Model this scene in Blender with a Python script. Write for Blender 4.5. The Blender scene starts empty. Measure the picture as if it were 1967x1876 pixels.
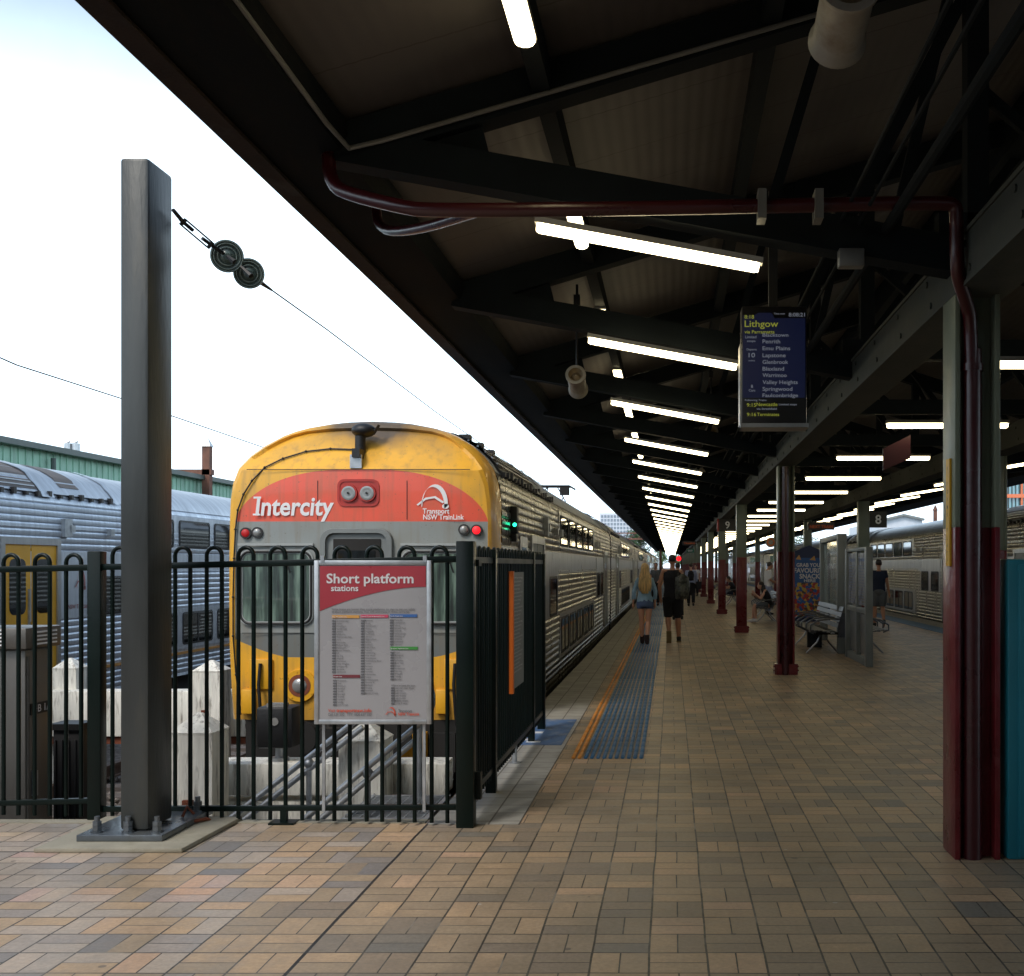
import bpy, bmesh, math, random
from mathutils import Vector, Matrix, noise
R = math.radians
random.seed(7)
scn = bpy.context.scene
col = scn.collection
# ------------------------------------------------------------------ camera, world, sun, exposure
cam_d = bpy.data.cameras.new("camera"); cam = bpy.data.objects.new("camera", cam_d); col.objects.link(cam)
cam.location = (0, 0, 1.62)
cam.rotation_euler = (R(90), 0, 0)
cam_d.sensor_width = 36; cam_d.sensor_fit = 'HORIZONTAL'
cam_d.lens = 2182 / 1967 * 36
cam_d.shift_x = -(1289 - 983.5) / 1967
cam_d.shift_y = (1088 - 938) / 1967
cam_d.clip_start = 0.05; cam_d.clip_end = 3000
scn.camera = cam
SUN_EL, SUN_AZ = 48, -150         # azimuth measured from +Y towards +X
w = bpy.data.worlds.new("World"); scn.world = w; w.use_nodes = True
nt = w.node_tree; nt.nodes.clear()
wo = nt.nodes.new('ShaderNodeOutputWorld'); bg = nt.nodes.new('ShaderNodeBackground')
sky = nt.nodes.new('ShaderNodeTexSky'); sky.sky_type = 'NISHITA'; sky.sun_disc = False
sky.sun_elevation = R(SUN_EL); sky.sun_rotation = R(SUN_AZ)
sky.air_density = 1.2; sky.dust_density = 2.0; sky.ozone_density = 0.6
tc = nt.nodes.new('ShaderNodeTexCoord'); nz = nt.nodes.new('ShaderNodeTexNoise')
nz.inputs['Scale'].default_value = 1.6; nz.inputs['Detail'].default_value = 7; nz.inputs['Roughness'].default_value = .55
rp = nt.nodes.new('ShaderNodeValToRGB'); rp.color_ramp.elements[0].position = .36; rp.color_ramp.elements[1].position = .56
mx = nt.nodes.new('ShaderNodeMix'); mx.data_type = 'RGBA'
mx.inputs[7].default_value = (12.0, 14.6, 16.6, 1)
nt.links.new(tc.outputs['Generated'], nz.inputs['Vector']); nt.links.new(nz.outputs['Fac'], rp.inputs['Fac'])
sz = nt.nodes.new('ShaderNodeSeparateXYZ'); nt.links.new(tc.outputs['Generated'], sz.inputs[0])
m1 = nt.nodes.new('ShaderNodeMapRange'); m1.inputs['From Min'].default_value = .24; m1.inputs['From Max'].default_value = .41; m1.inputs['To Min'].default_value = 1; m1.inputs['To Max'].default_value = .06
nt.links.new(sz.outputs[2], m1.inputs['Value'])
m2 = nt.nodes.new('ShaderNodeMath'); m2.operation = 'MULTIPLY_ADD'; m2.use_clamp = True; m2.inputs[1].default_value = .16
nt.links.new(rp.outputs['Color'], m2.inputs[0]); nt.links.new(m1.outputs[0], m2.inputs[2])
nt.links.new(m2.outputs[0], mx.inputs['Factor']); nt.links.new(sky.outputs[0], mx.inputs[6])
nt.links.new(mx.outputs[2], bg.inputs['Color']); bg.inputs['Strength'].default_value = 0.105
nt.links.new(bg.outputs[0], wo.inputs['Surface'])
sd = bpy.data.lights.new("sun", 'SUN'); sun = bpy.data.objects.new("sun", sd); col.objects.link(sun)
sd.energy = 1.3; sd.angle = R(16); sd.color = (1, .95, .88)
sv = Vector((math.sin(R(SUN_AZ)) * math.cos(R(SUN_EL)), math.cos(R(SUN_AZ)) * math.cos(R(SUN_EL)), math.sin(R(SUN_EL))))
sun.rotation_euler = sv.to_track_quat('Z', 'Y').to_euler()
vs = scn.view_settings; scn.display_settings.display_device = 'sRGB'
vs.view_transform = 'Standard'; vs.look = 'None'; vs.gamma = 1; vs.exposure = 0.5
try: vs.use_curve_mapping = False
except Exception: pass
scn.cycles.max_bounces = 7; scn.cycles.diffuse_bounces = 4; scn.cycles.glossy_bounces = 4
scn.cycles.transparent_max_bounces = 8; scn.cycles.transmission_bounces = 6
scn.cycles.sample_clamp_indirect = 4; scn.cycles.use_denoising = True
scn.cycles.caustics_reflective = False; scn.cycles.caustics_refractive = False

# ------------------------------------------------------------------ materials
def new_mat(name):
    m = bpy.data.materials.new(name); m.use_nodes = True
    return m, m.node_tree, m.node_tree.nodes['Principled BSDF']
def N(nt, t, **kw):
    n = nt.nodes.new(t)
    for k, v in kw.items(): setattr(n, k, v)
    return n
def pbr(name, c, rough=.55, metal=0, var=.18, scale=2.5, bump=.15, bscale=40, spec=.5, stain=None, stain_amt=.5, stain_scale=3.0, stretch=(1, 1, 1), rvar=.12, coat=0):
    """painted / metal / stone surface: base colour with blotchy variation, optional stains, fine bump"""
    m, nt, b = new_mat(name)
    tc = N(nt, 'ShaderNodeTexCoord'); mp = N(nt, 'ShaderNodeMapping'); mp.inputs['Scale'].default_value = stretch
    nt.links.new(tc.outputs['Object'], mp.inputs['Vector'])
    n1 = N(nt, 'ShaderNodeTexNoise'); n1.inputs['Scale'].default_value = scale; n1.inputs['Detail'].default_value = 8
    nt.links.new(mp.outputs[0], n1.inputs['Vector'])
    mr = N(nt, 'ShaderNodeMapRange'); mr.inputs['From Min'].default_value = .3; mr.inputs['From Max'].default_value = .7
    mr.inputs['To Min'].default_value = 1 - var; mr.inputs['To Max'].default_value = 1 + var
    nt.links.new(n1.outputs['Fac'], mr.inputs['Value'])
    hs = N(nt, 'ShaderNodeHueSaturation'); hs.inputs['Color'].default_value = (*c, 1)
    nt.links.new(mr.outputs[0], hs.inputs['Value'])
    out = hs.outputs[0]
    if stain:
        n3 = N(nt, 'ShaderNodeTexNoise'); n3.inputs['Scale'].default_value = stain_scale; n3.inputs['Detail'].default_value = 9; n3.inputs['Roughness'].default_value = .65
        nt.links.new(mp.outputs[0], n3.inputs['Vector'])
        cr = N(nt, 'ShaderNodeValToRGB'); cr.color_ramp.elements[0].position = .52; cr.color_ramp.elements[1].position = .72
        cr.color_ramp.elements[1].color = (stain_amt,) * 3 + (1,)
        nt.links.new(n3.outputs['Fac'], cr.inputs['Fac'])
        mm = N(nt, 'ShaderNodeMix', data_type='RGBA'); nt.links.new(cr.outputs[0], mm.inputs['Factor'])
        nt.links.new(out, mm.inputs[6]); mm.inputs[7].default_value = (*stain, 1); out = mm.outputs[2]
    nt.links.new(out, b.inputs['Base Color'])
    b.inputs['Metallic'].default_value = metal
    b.inputs['Specular IOR Level'].default_value = spec
    mr2 = N(nt, 'ShaderNodeMapRange'); mr2.inputs['To Min'].default_value = max(.02, rough - rvar); mr2.inputs['To Max'].default_value = min(1, rough + rvar)
    nt.links.new(n1.outputs['Fac'], mr2.inputs['Value']); nt.links.new(mr2.outputs[0], b.inputs['Roughness'])
    if coat: b.inputs['Coat Weight'].default_value = coat
    if bump:
        n2 = N(nt, 'ShaderNodeTexNoise'); n2.inputs['Scale'].default_value = bscale; n2.inputs['Detail'].default_value = 4
        nt.links.new(mp.outputs[0], n2.inputs['Vector'])
        bp = N(nt, 'ShaderNodeBump'); bp.inputs['Strength'].default_value = bump; bp.inputs['Distance'].default_value = .01
        nt.links.new(n2.outputs['Fac'], bp.inputs['Height']); nt.links.new(bp.outputs[0], b.inputs['Normal'])
    return m
def emit(name, c, s, base=(.8, .8, .8)):
    m, nt, b = new_mat(name)
    b.inputs['Base Color'].default_value = (*base, 1)
    b.inputs['Emission Color'].default_value = (*c, 1); b.inputs['Emission Strength'].default_value = s
    return m
def glass_mat(name, c, rough=.04, metal=0.0, spec=.9):
    m, nt, b = new_mat(name)
    b.inputs['Base Color'].default_value = (*c, 1); b.inputs['Roughness'].default_value = rough
    b.inputs['Metallic'].default_value = metal; b.inputs['Specular IOR Level'].default_value = spec
    b.inputs['IOR'].default_value = 1.7
    return m
class MX:
    """tiny node-math expression helper"""
    def __init__(s, nt): s.nt = nt
    def op(s, o, a, b=0.0, c=None):
        n = N(s.nt, 'ShaderNodeMath', operation=o)
        for i, v in enumerate((a, b, c)):
            if v is None: continue
            if isinstance(v, (int, float)): n.inputs[i].default_value = v
            else: s.nt.links.new(v, n.inputs[i])
        return n.outputs[0]
    def mixc(s, f, a, b):
        n = N(s.nt, 'ShaderNodeMix', data_type='RGBA')
        for i, v in ((0, f), (6, a), (7, b)):
            if isinstance(v, (int, float)): n.inputs[i].default_value = v
            elif isinstance(v, tuple): n.inputs[i].default_value = (*v, 1)
            else: s.nt.links.new(v, n.inputs[i])
        return n.outputs[2]
def ramp(nt, fac, stops, interp='LINEAR'):
    n = N(nt, 'ShaderNodeValToRGB'); e = n.color_ramp; e.interpolation = interp
    while len(e.elements) < len(stops): e.elements.new(.5)
    for el, (p, c) in zip(e.elements, stops): el.position = p; el.color = (*c, 1)
    nt.links.new(fac, n.inputs['Fac']); return n.outputs[0]

def paver_mat():
    m, nt, b = new_mat('clay_pavers'); X = MX(nt); op = X.op
    g = N(nt, 'ShaderNodeNewGeometry'); wv = N(nt, 'ShaderNodeTexNoise'); wv.inputs['Scale'].default_value = 1.3
    nt.links.new(g.outputs['Position'], wv.inputs['Vector'])
    sep = N(nt, 'ShaderNodeSeparateXYZ'); nt.links.new(g.outputs['Position'], sep.inputs[0])
    wob = op('MULTIPLY', op('SUBTRACT', wv.outputs['Fac'], .5), .018)
    u = op('DIVIDE', op('ADD', op('ADD', sep.outputs[0], wob), 1.53), .24); v = op('DIVIDE', op('ADD', op('ADD', sep.outputs[1], wob), -6.44), .24)
    iu, iv, fu, fv = op('FLOOR', u), op('FLOOR', v), op('FRACT', u), op('FRACT', v)
    par = op('MODULO', op('ABSOLUTE', op('ADD', iu, iv)), 2.0)
    f = op('ADD', op('MULTIPLY', par, fu), op('MULTIPLY', op('SUBTRACT', 1.0, par), fv))
    sub = op('FLOOR', op('MULTIPLY', f, 2.0))
    def edge(t): return op('MINIMUM', t, op('SUBTRACT', 1.0, t))
    dmid = op('ABSOLUTE', op('SUBTRACT', f, .5))
    dcell = op('MINIMUM', edge(fu), edge(fv))
    cv = N(nt, 'ShaderNodeCombineXYZ'); nt.links.new(iu, cv.inputs[0]); nt.links.new(iv, cv.inputs[1]); nt.links.new(sub, cv.inputs[2])
    wn = N(nt, 'ShaderNodeTexWhiteNoise', noise_dimensions='3D'); nt.links.new(cv.outputs[0], wn.inputs['Vector'])
    big = N(nt, 'ShaderNodeTexNoise'); big.inputs['Scale'].default_value = .45; big.inputs['Detail'].default_value = 3
    nt.links.new(g.outputs['Position'], big.inputs['Vector'])
    cv2 = N(nt, 'ShaderNodeCombineXYZ'); nt.links.new(iu, cv2.inputs[0]); nt.links.new(iv, cv2.inputs[1]); cv2.inputs[2].default_value = 7.3
    wn2 = N(nt, 'ShaderNodeTexWhiteNoise', noise_dimensions='3D'); nt.links.new(cv2.outputs[0], wn2.inputs['Vector'])
    k = op('ADD', op('ADD', op('MULTIPLY', wn.outputs['Value'], .34), op('MULTIPLY', wn2.outputs['Value'], .48)), op('MULTIPLY', big.outputs['Fac'], .55))
    k = op('SUBTRACT', k, .16)
    left = op('LESS_THAN', sep.outputs[0], -1.53)
    near = op('LESS_THAN', sep.outputs[1], 6.44)
    # right hand pavers: olive brown, few warm ones; concourse pavers: pink / tan / slate mix
    cR = ramp(nt, k, [(.12, (.175, .16, .135)), (.3, (.245, .19, .135)), (.48, (.31, .235, .155)), (.62, (.36, .26, .165)), (.76, (.41, .285, .17)), (.88, (.46, .31, .2)), (1, (.48, .29, .19))])
    cL = ramp(nt, k, [(.12, (.15, .145, .145)), (.28, (.22, .195, .175)), (.42, (.3, .255, .215)), (.56, (.36, .3, .24)), (.7, (.42, .33, .25)), (.8, (.4, .28, .235)), (.9, (.48, .37, .26)), (1, (.54, .44, .29))])
    sm = N(nt, 'ShaderNodeMapRange'); sm.inputs['From Min'].default_value = -2.2; sm.inputs['From Max'].default_value = .9; sm.inputs['To Min'].default_value = 1; sm.inputs['To Max'].default_value = 0
    nt.links.new(op('ADD', op('MULTIPLY', iu, .24), op('MULTIPLY', op('SUBTRACT', wn.outputs['Value'], .5), 2.4)), sm.inputs['Value'])
    c = X.mixc(op('MULTIPLY', op('GREATER_THAN', sm.outputs[0], .62), op('LESS_THAN', iv, 5.0)), cR, cL)
    n1 = N(nt, 'ShaderNodeTexNoise'); n1.inputs['Scale'].default_value = 9; n1.inputs['Detail'].default_value = 10; n1.inputs['Roughness'].default_value = .7
    nt.links.new(g.outputs['Position'], n1.inputs['Vector'])
    hs = N(nt, 'ShaderNodeHueSaturation'); nt.links.new(c, hs.inputs['Color'])
    mr = N(nt, 'ShaderNodeMapRange'); mr.inputs['From Min'].default_value = .25; mr.inputs['From Max'].default_value = .75; mr.inputs['To Min'].default_value = .78; mr.inputs['To Max'].default_value = 1.2
    nt.links.new(n1.outputs['Fac'], mr.inputs['Value']); nt.links.new(mr.outputs[0], hs.inputs['Value'])
    # grimy traffic stains
    n4 = N(nt, 'ShaderNodeTexNoise'); n4.inputs['Scale'].default_value = .9; n4.inputs['Detail'].default_value = 6
    nt.links.new(g.outputs['Position'], n4.inputs['Vector'])
    st = ramp(nt, n4.outputs['Fac'], [(.46, (0, 0, 0)), (.68, (.6, .6, .6))])
    c = X.mixc(st, hs.outputs[0], (.17, .14, .1))
    sp = N(nt, 'ShaderNodeTexVoronoi'); sp.inputs['Scale'].default_value = 3.1; nt.links.new(g.outputs['Position'], sp.inputs['Vector'])
    spm = op('LESS_THAN', sp.outputs['Distance'], op('MULTIPLY', n4.outputs['Fac'], .1))
    c = X.mixc(op('MULTIPLY', spm, .6), c, (.07, .06, .055))
    sp2 = N(nt, 'ShaderNodeTexVoronoi'); sp2.inputs['Scale'].default_value = 1.7; sp2.inputs['Randomness'].default_value = 1; nt.links.new(g.outputs['Position'], sp2.inputs['Vector'])
    c = X.mixc(op('MULTIPLY', op('LESS_THAN', sp2.outputs['Distance'], .022), .7), c, (.42, .39, .34))
    n7 = N(nt, 'ShaderNodeTexNoise'); n7.inputs['Scale'].default_value = 45; n7.inputs['Detail'].default_value = 4; n7.inputs['Roughness'].default_value = .7; nt.links.new(g.outputs['Position'], n7.inputs['Vector'])
    hs2 = N(nt, 'ShaderNodeHueSaturation'); nt.links.new(c, hs2.inputs['Color']); nt.links.new(op('ADD', .74, op('MULTIPLY', n7.outputs['Fac'], .8)), hs2.inputs['Value']); c = hs2.outputs[0]
    jn = N(nt, 'ShaderNodeTexNoise'); jn.inputs['Scale'].default_value = 2.2; nt.links.new(g.outputs['Position'], jn.inputs['Vector'])
    jc = ramp(nt, jn.outputs['Fac'], [(.42, (.05, .043, .035)), (.6, (.1, .088, .07)), (.68, (.24, .21, .17))])
    jw = op('MULTIPLY', op('ADD', n1.outputs['Fac'], .5), .019)
    mort = op('MAXIMUM', op('LESS_THAN', dmid, op('MULTIPLY', jw, .7)), op('LESS_THAN', dcell, jw))
    c = X.mixc(mort, c, jc)
    # long movement joints
    jx = op('LESS_THAN', op('ABSOLUTE', op('ADD', op('ADD', sep.outputs[0], wob), 1.53)), .008)
    jx = op('MULTIPLY', jx, op('LESS_THAN', sep.outputs[1], 7.15))
    jy = op('LESS_THAN', op('ABSOLUTE', op('SUBTRACT', op('ADD', sep.outputs[1], wob), 6.44)), .008)
    c = X.mixc(op('MAXIMUM', jx, jy), c, (.02, .018, .016))
    nt.links.new(c, b.inputs['Base Color'])
    b.inputs['Roughness'].default_value = .5; b.inputs['Specular IOR Level'].default_value = .42
    rr = ramp(nt, n1.outputs['Fac'], [(.3, (.34, .34, .34)), (.7, (.6, .6, .6))]); nt.links.new(rr, b.inputs['Roughness'])
    h = op('ADD', op('MULTIPLY', mort, -1.0), op('ADD', op('MULTIPLY', n1.outputs['Fac'], .35), op('MULTIPLY', wn.outputs['Value'], .25)))
    bp = N(nt, 'ShaderNodeBump'); bp.inputs['Strength'].default_value = .5; bp.inputs['Distance'].default_value = .004
    nt.links.new(h, bp.inputs['Height']); nt.links.new(bp.outputs[0], b.inputs['Normal'])
    return m
def tile_mat():
    m, nt, b = new_mat('grey_edge_tiles'); X = MX(nt); op = X.op
    g = N(nt, 'ShaderNodeNewGeometry'); sep = N(nt, 'ShaderNodeSeparateXYZ'); nt.links.new(g.outputs['Position'], sep.inputs[0])
    u = op('DIVIDE', op('ADD', sep.outputs[0], 1.53), .193); v = op('DIVIDE', op('ADD', sep.outputs[1], 0), .24)
    fu, fv = op('FRACT', u), op('FRACT', v)
    def edge(t): return op('MINIMUM', t, op('SUBTRACT', 1.0, t))
    mort = op('MAXIMUM', op('LESS_THAN', edge(fu), .03), op('LESS_THAN', edge(fv), .022))
    cv = N(nt, 'ShaderNodeCombineXYZ'); nt.links.new(op('FLOOR', u), cv.inputs[0]); nt.links.new(op('FLOOR', v), cv.inputs[1])
    wn = N(nt, 'ShaderNodeTexWhiteNoise', noise_dimensions='3D'); nt.links.new(cv.outputs[0], wn.inputs['Vector'])
    n1 = N(nt, 'ShaderNodeTexNoise'); n1.inputs['Scale'].default_value = 6; n1.inputs['Detail'].default_value = 9
    nt.links.new(g.outputs['Position'], n1.inputs['Vector'])
    c = ramp(nt, wn.outputs['Value'], [(0, (.3, .29, .26)), (1, (.39, .38, .345))])
    c = X.mixc(ramp(nt, n1.outputs['Fac'], [(.45, (0, 0, 0)), (.7, (.5, .5, .5))]), c, (.21, .19, .165))
    c = X.mixc(mort, c, (.1, .09, .075))
    nt.links.new(c, b.inputs['Base Color']); b.inputs['Roughness'].default_value = .6
    bp = N(nt, 'ShaderNodeBump'); bp.inputs['Strength'].default_value = .4; bp.inputs['Distance'].default_value = .003
    nt.links.new(op('SUBTRACT', n1.outputs['Fac'], mort), bp.inputs['Height']); nt.links.new(bp.outputs[0], b.inputs['Normal'])
    return m
def ballast_mat():
    m, nt, b = new_mat('ballast_stone'); g = N(nt, 'ShaderNodeNewGeometry')
    v = N(nt, 'ShaderNodeTexVoronoi'); v.inputs['Scale'].default_value = 16; nt.links.new(g.outputs['Position'], v.inputs['Vector'])
    n1 = N(nt, 'ShaderNodeTexNoise'); n1.inputs['Scale'].default_value = 1.2; nt.links.new(g.outputs['Position'], n1.inputs['Vector'])
    X = MX(nt)
    c = ramp(nt, v.outputs['Color'], [(.0, (.1, .085, .075)), (.5, (.2, .18, .16)), (1, (.3, .27, .25))])
    c = X.mixc(X.op('MULTIPLY', n1.outputs['Fac'], .6), c, (.15, .11, .08))
    nt.links.new(c, b.inputs['Base Color']); b.inputs['Roughness'].default_value = .9
    bp = N(nt, 'ShaderNodeBump'); bp.inputs['Strength'].default_value = 1; bp.inputs['Distance'].default_value = .05
    nt.links.new(v.outputs['Distance'], bp.inputs['Height']); nt.links.new(bp.outputs[0], b.inputs['Normal'])
    return m
def stainless(name, c=(.52, .5, .48), rough=.4, ribs=None):
    """brushed stainless with water streaks"""
    m, nt, b = new_mat(name); X = MX(nt)
    tc = N(nt, 'ShaderNodeTexCoord'); mp = N(nt, 'ShaderNodeMapping'); mp.inputs['Scale'].default_value = (1, 5, .5)
    nt.links.new(tc.outputs['Object'], mp.inputs[0])
    n1 = N(nt, 'ShaderNodeTexNoise'); n1.inputs['Scale'].default_value = 2.0; n1.inputs['Detail'].default_value = 10; n1.inputs['Roughness'].default_value = .65
    nt.links.new(mp.outputs[0], n1.inputs['Vector'])
    cc = ramp(nt, n1.outputs['Fac'], [(.3, tuple(v * .8 for v in c)), (.7, tuple(min(1, v * 1.08) for v in c))])
    nt.links.new(cc, b.inputs['Base Color']); b.inputs['Metallic'].default_value = .92
    rr = ramp(nt, n1.outputs['Fac'], [(.3, (rough + .12,) * 3), (.7, (rough - .05,) * 3)]); nt.links.new(rr, b.inputs['Roughness'])
    n2 = N(nt, 'ShaderNodeTexNoise'); n2.inputs['Scale'].default_value = 3.2; n2.inputs['Detail'].default_value = 3
    nt.links.new(tc.outputs['Object'], n2.inputs['Vector'])
    bp = N(nt, 'ShaderNodeBump'); bp.inputs['Strength'].default_value = .35; bp.inputs['Distance'].default_value = .012
    nt.links.new(n2.outputs['Fac'], bp.inputs['Height']); nt.links.new(bp.outputs[0], b.inputs['Normal'])
    return m
def soffit_mat():
    m, nt, b = new_mat('corrugated_soffit'); X = MX(nt); op = X.op
    g = N(nt, 'ShaderNodeNewGeometry'); sep = N(nt, 'ShaderNodeSeparateXYZ'); nt.links.new(g.outputs['Position'], sep.inputs[0])
    n1 = N(nt, 'ShaderNodeTexNoise'); n1.inputs['Scale'].default_value = .9; n1.inputs['Detail'].default_value = 6
    nt.links.new(g.outputs['Position'], n1.inputs['Vector'])
    c = ramp(nt, n1.outputs['Fac'], [(.3, (.07, .062, .06)), (.7, (.098, .086, .082))])
    lap = op('LESS_THAN', op('FRACT', op('DIVIDE', op('ADD', sep.outputs[1], .3), .76)), .018)
    c = X.mixc(lap, c, (.05, .04, .035))
    nt.links.new(c, b.inputs['Base Color']); b.inputs['Roughness'].default_value = .6
    return m
def cab_mat():
    """livery of the cab end: yellow ends, red arched band, grey middle, soot on the crown (object space of the cab)"""
    m, nt, b = new_mat('cab_livery'); X = MX(nt); op = X.op
    tc = N(nt, 'ShaderNodeTexCoord'); sep = N(nt, 'ShaderNodeSeparateXYZ'); nt.links.new(tc.outputs['Object'], sep.inputs[0])
    x, y, z = sep.outputs
    ax = op('ABSOLUTE', op('SUBTRACT', x, .02))
    inside = op('SUBTRACT', 1.0, op('POWER', op('MINIMUM', op('DIVIDE', ax, 1.31), 1.0), 2.6))
    top = op('ADD', 2.06, op('MULTIPLY', .56, op('POWER', op('MAXIMUM', inside, 0.0), .62)))
    front = op('LESS_THAN', y, .13)
    red = op('MULTIPLY', op('MULTIPLY', op('GREATER_THAN', z, 2.08), op('LESS_THAN', z, top)), front)
    low = op('ADD', .68, op('MULTIPLY', .6, op('POWER', op('MAXIMUM', op('SUBTRACT', op('DIVIDE', ax, 1.33), .55), 0.0), 1.4)))
    grey = op('MULTIPLY', op('MULTIPLY', op('GREATER_THAN', z, low), op('LESS_THAN', z, 2.08)), op('MULTIPLY', front, op('LESS_THAN', ax, 1.305)))
    n1 = N(nt, 'ShaderNodeTexNoise'); n1.inputs['Scale'].default_value = 3; n1.inputs['Detail'].default_value = 9; nt.links.new(tc.outputs['Object'], n1.inputs['Vector'])
    c = X.mixc(red, (.84, .43, .035), (.82, .11, .06))
    c = X.mixc(grey, c, X.mixc(op('LESS_THAN', z, .93), (.27, .29, .28), (.16, .175, .17)))
    dirt = ramp(nt, n1.outputs['Fac'], [(.45, (0, 0, 0)), (.75, (.3, .3, .3))])
    c = X.mixc(dirt, c, (.22, .17, .09))
    soot = op('MULTIPLY', op('SUBTRACT', 1.0, op('MINIMUM', op('DIVIDE', op('ABSOLUTE', op('SUBTRACT', x, .12)), .95), 1.0)), op('MINIMUM', op('MAXIMUM', op('DIVIDE', op('SUBTRACT', z, 2.80), .3), 0.0), 1.0))
    soot = op('MINIMUM', op('MULTIPLY', soot, op('ADD', op('MULTIPLY', n1.outputs['Fac'], 2.2), .3)), .93)
    c = X.mixc(soot, c, (.06, .055, .05))
    mp = N(nt, 'ShaderNodeMapping'); mp.inputs['Scale'].default_value = (9, 9, .7); nt.links.new(tc.outputs['Object'], mp.inputs['Vector'])
    n5 = N(nt, 'ShaderNodeTexNoise'); n5.inputs['Scale'].default_value = 1.5; n5.inputs['Detail'].default_value = 8; nt.links.new(mp.outputs[0], n5.inputs['Vector'])
    c = X.mixc(ramp(nt, n5.outputs['Fac'], [(.5, (0, 0, 0)), (.75, (.38, .38, .38))]), c, (.2, .14, .08))
    n6 = N(nt, 'ShaderNodeTexNoise'); n6.inputs['Scale'].default_value = 38; n6.inputs['Detail'].default_value = 3; nt.links.new(tc.outputs['Object'], n6.inputs['Vector'])
    c = X.mixc(ramp(nt, n6.outputs['Fac'], [(.66, (0, 0, 0)), (.74, (.55, .55, .55))]), c, (.13, .1, .07))
    lowd = op('MULTIPLY', op('MAXIMUM', op('SUBTRACT', .45, z), 0.0), op('ADD', n1.outputs['Fac'], .2))
    c = X.mixc(op('MINIMUM', op('MULTIPLY', lowd, 1.6), .6), c, (.16, .11, .06))
    bpn = N(nt, 'ShaderNodeBump'); bpn.inputs['Strength'].default_value = .25; bpn.inputs['Distance'].default_value = .01; nt.links.new(n1.outputs['Fac'], bpn.inputs['Height']); nt.links.new(bpn.outputs[0], b.inputs['Normal'])
    nt.links.new(c, b.inputs['Base Color']); b.inputs['Roughness'].default_value = .38
    b.inputs['Coat Weight'].default_value = .15
    return m
def spots_mat(name, colors, scale=6):
    m, nt, b = new_mat(name)
    tc = N(nt, 'ShaderNodeTexCoord'); v = N(nt, 'ShaderNodeTexVoronoi'); v.inputs['Scale'].default_value = scale
    nt.links.new(tc.outputs['Object'], v.inputs['Vector'])
    n = len(colors); c = ramp(nt, v.outputs['Color'], [(i / n, cc) for i, cc in enumerate(colors)], 'CONSTANT')
    nt.links.new(c, b.inputs['Base Color']); b.inputs['Roughness'].default_value = .5
    return m

M = {}
M['paver'] = paver_mat(); M['tile'] = tile_mat(); M['ballast'] = ballast_mat(); M['soffit'] = soffit_mat(); M['cab'] = cab_mat()
M['dark_steel'] = pbr('dark_green_steelwork', (.008, .0115, .014), .8, var=.3, bump=.1, spec=.15)
M['fascia'] = pbr('fascia_steel', (.005, .007, .009), .85, var=.3, spec=.12, stain=(.02, .014, .01), stain_amt=.4, stretch=(1, .3, 1))
M['rusty_lip'] = pbr('rusty_gutter', (.022, .014, .011), .8, var=.5, spec=.2, stain=(.05, .045, .045), stain_amt=.9, stain_scale=1.5)
M['girder'] = pbr('grey_green_girder', (.024, .03, .027), .75, var=.25, stain=(.05, .05, .045), stain_amt=.6)
M['sage'] = pbr('sage_green_paint', (.16, .185, .14), .38, var=.15, bump=.25, bscale=18, stain=(.12, .12, .1), stain_amt=.45)
M['maroon'] = pbr('maroon_paint', (.125, .009, .013), .3, var=.25, bump=.5, bscale=13, stain=(.26, .1, .09), stain_amt=.25, stain_scale=6)
M['red_pipe'] = pbr('red_pipe_paint', (.045, .004, .006), .3, var=.2, bump=.2, bscale=16)
M['teal'] = pbr('teal_paint', (.01, .16, .21), .45, var=.08, bump=.05)
M['fence'] = pbr('dark_green_powder_coat', (.002, .007, .0055), .34, var=.25, bump=.05, spec=.22)
M['galv'] = pbr('galvanised_steel', (.42, .44, .46), .42, metal=.75, var=.2, scale=9, bump=.1)
M['pole'] = pbr('pole_paint', (.048, .053, .052), .42, metal=.25, var=.32, scale=3.5, bump=.2, stain=(.085, .08, .065), stain_amt=.7, stain_scale=5, stretch=(1, 1, .2))
M['plate'] = pbr('weathered_plate', (.14, .16, .18), .3, metal=.6, var=.3, bump=.2, stain=(.1, .09, .06), stain_amt=.6)
M['concrete'] = pbr('concrete', (.3, .28, .22), .85, var=.22, bump=.4, bscale=50, stain=(.16, .15, .1), stain_amt=.7)
M['dark_concrete'] = pbr('dark_concrete', (.1, .095, .085), .9, var=.3, bump=.5, bscale=20)
M['white_post'] = pbr('peeling_white_paint', (.82, .8, .72), .75, var=.16, bump=.9, bscale=9, stain=(.12, .09, .065), stain_amt=.95, stain_scale=3.4, stretch=(6, 6, .8))
M['rust'] = pbr('rust', (.2, .055, .025), .85, var=.4)
M['steel_side'] = stainless('stainless_side', (.46, .45, .42), .27); M['steel_side_pale'] = stainless('stainless_side_sky_tint', (.62, .68, .76), .5); M['steel_smooth_pale'] = stainless('stainless_smooth_sky_tint', (.55, .59, .65), .45); M['steel_roof'] = stainless('stainless_roof', (.46, .5, .56), .38)  # pale pair: blue sky reflection tinted into the left train's steel colour
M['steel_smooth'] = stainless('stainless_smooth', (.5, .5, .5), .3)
M['win'] = glass_mat('tinted_glass', (.012, .014, .014)); M['winframe'] = pbr('window_rubber', (.02, .02, .02), .6, var=.1)
M['black'] = pbr('black_metal', (.007, .007, .008), .5, var=.2)
M['under'] = pbr('underframe_grime', (.012, .011, .01), .85, var=.4)
M['door_yellow'] = pbr('door_yellow', (.75, .38, .02), .4, var=.1, stain=(.3, .14, .02), stain_amt=.3)
m, nt_, b_ = new_mat('windscreen_glass')
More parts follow.
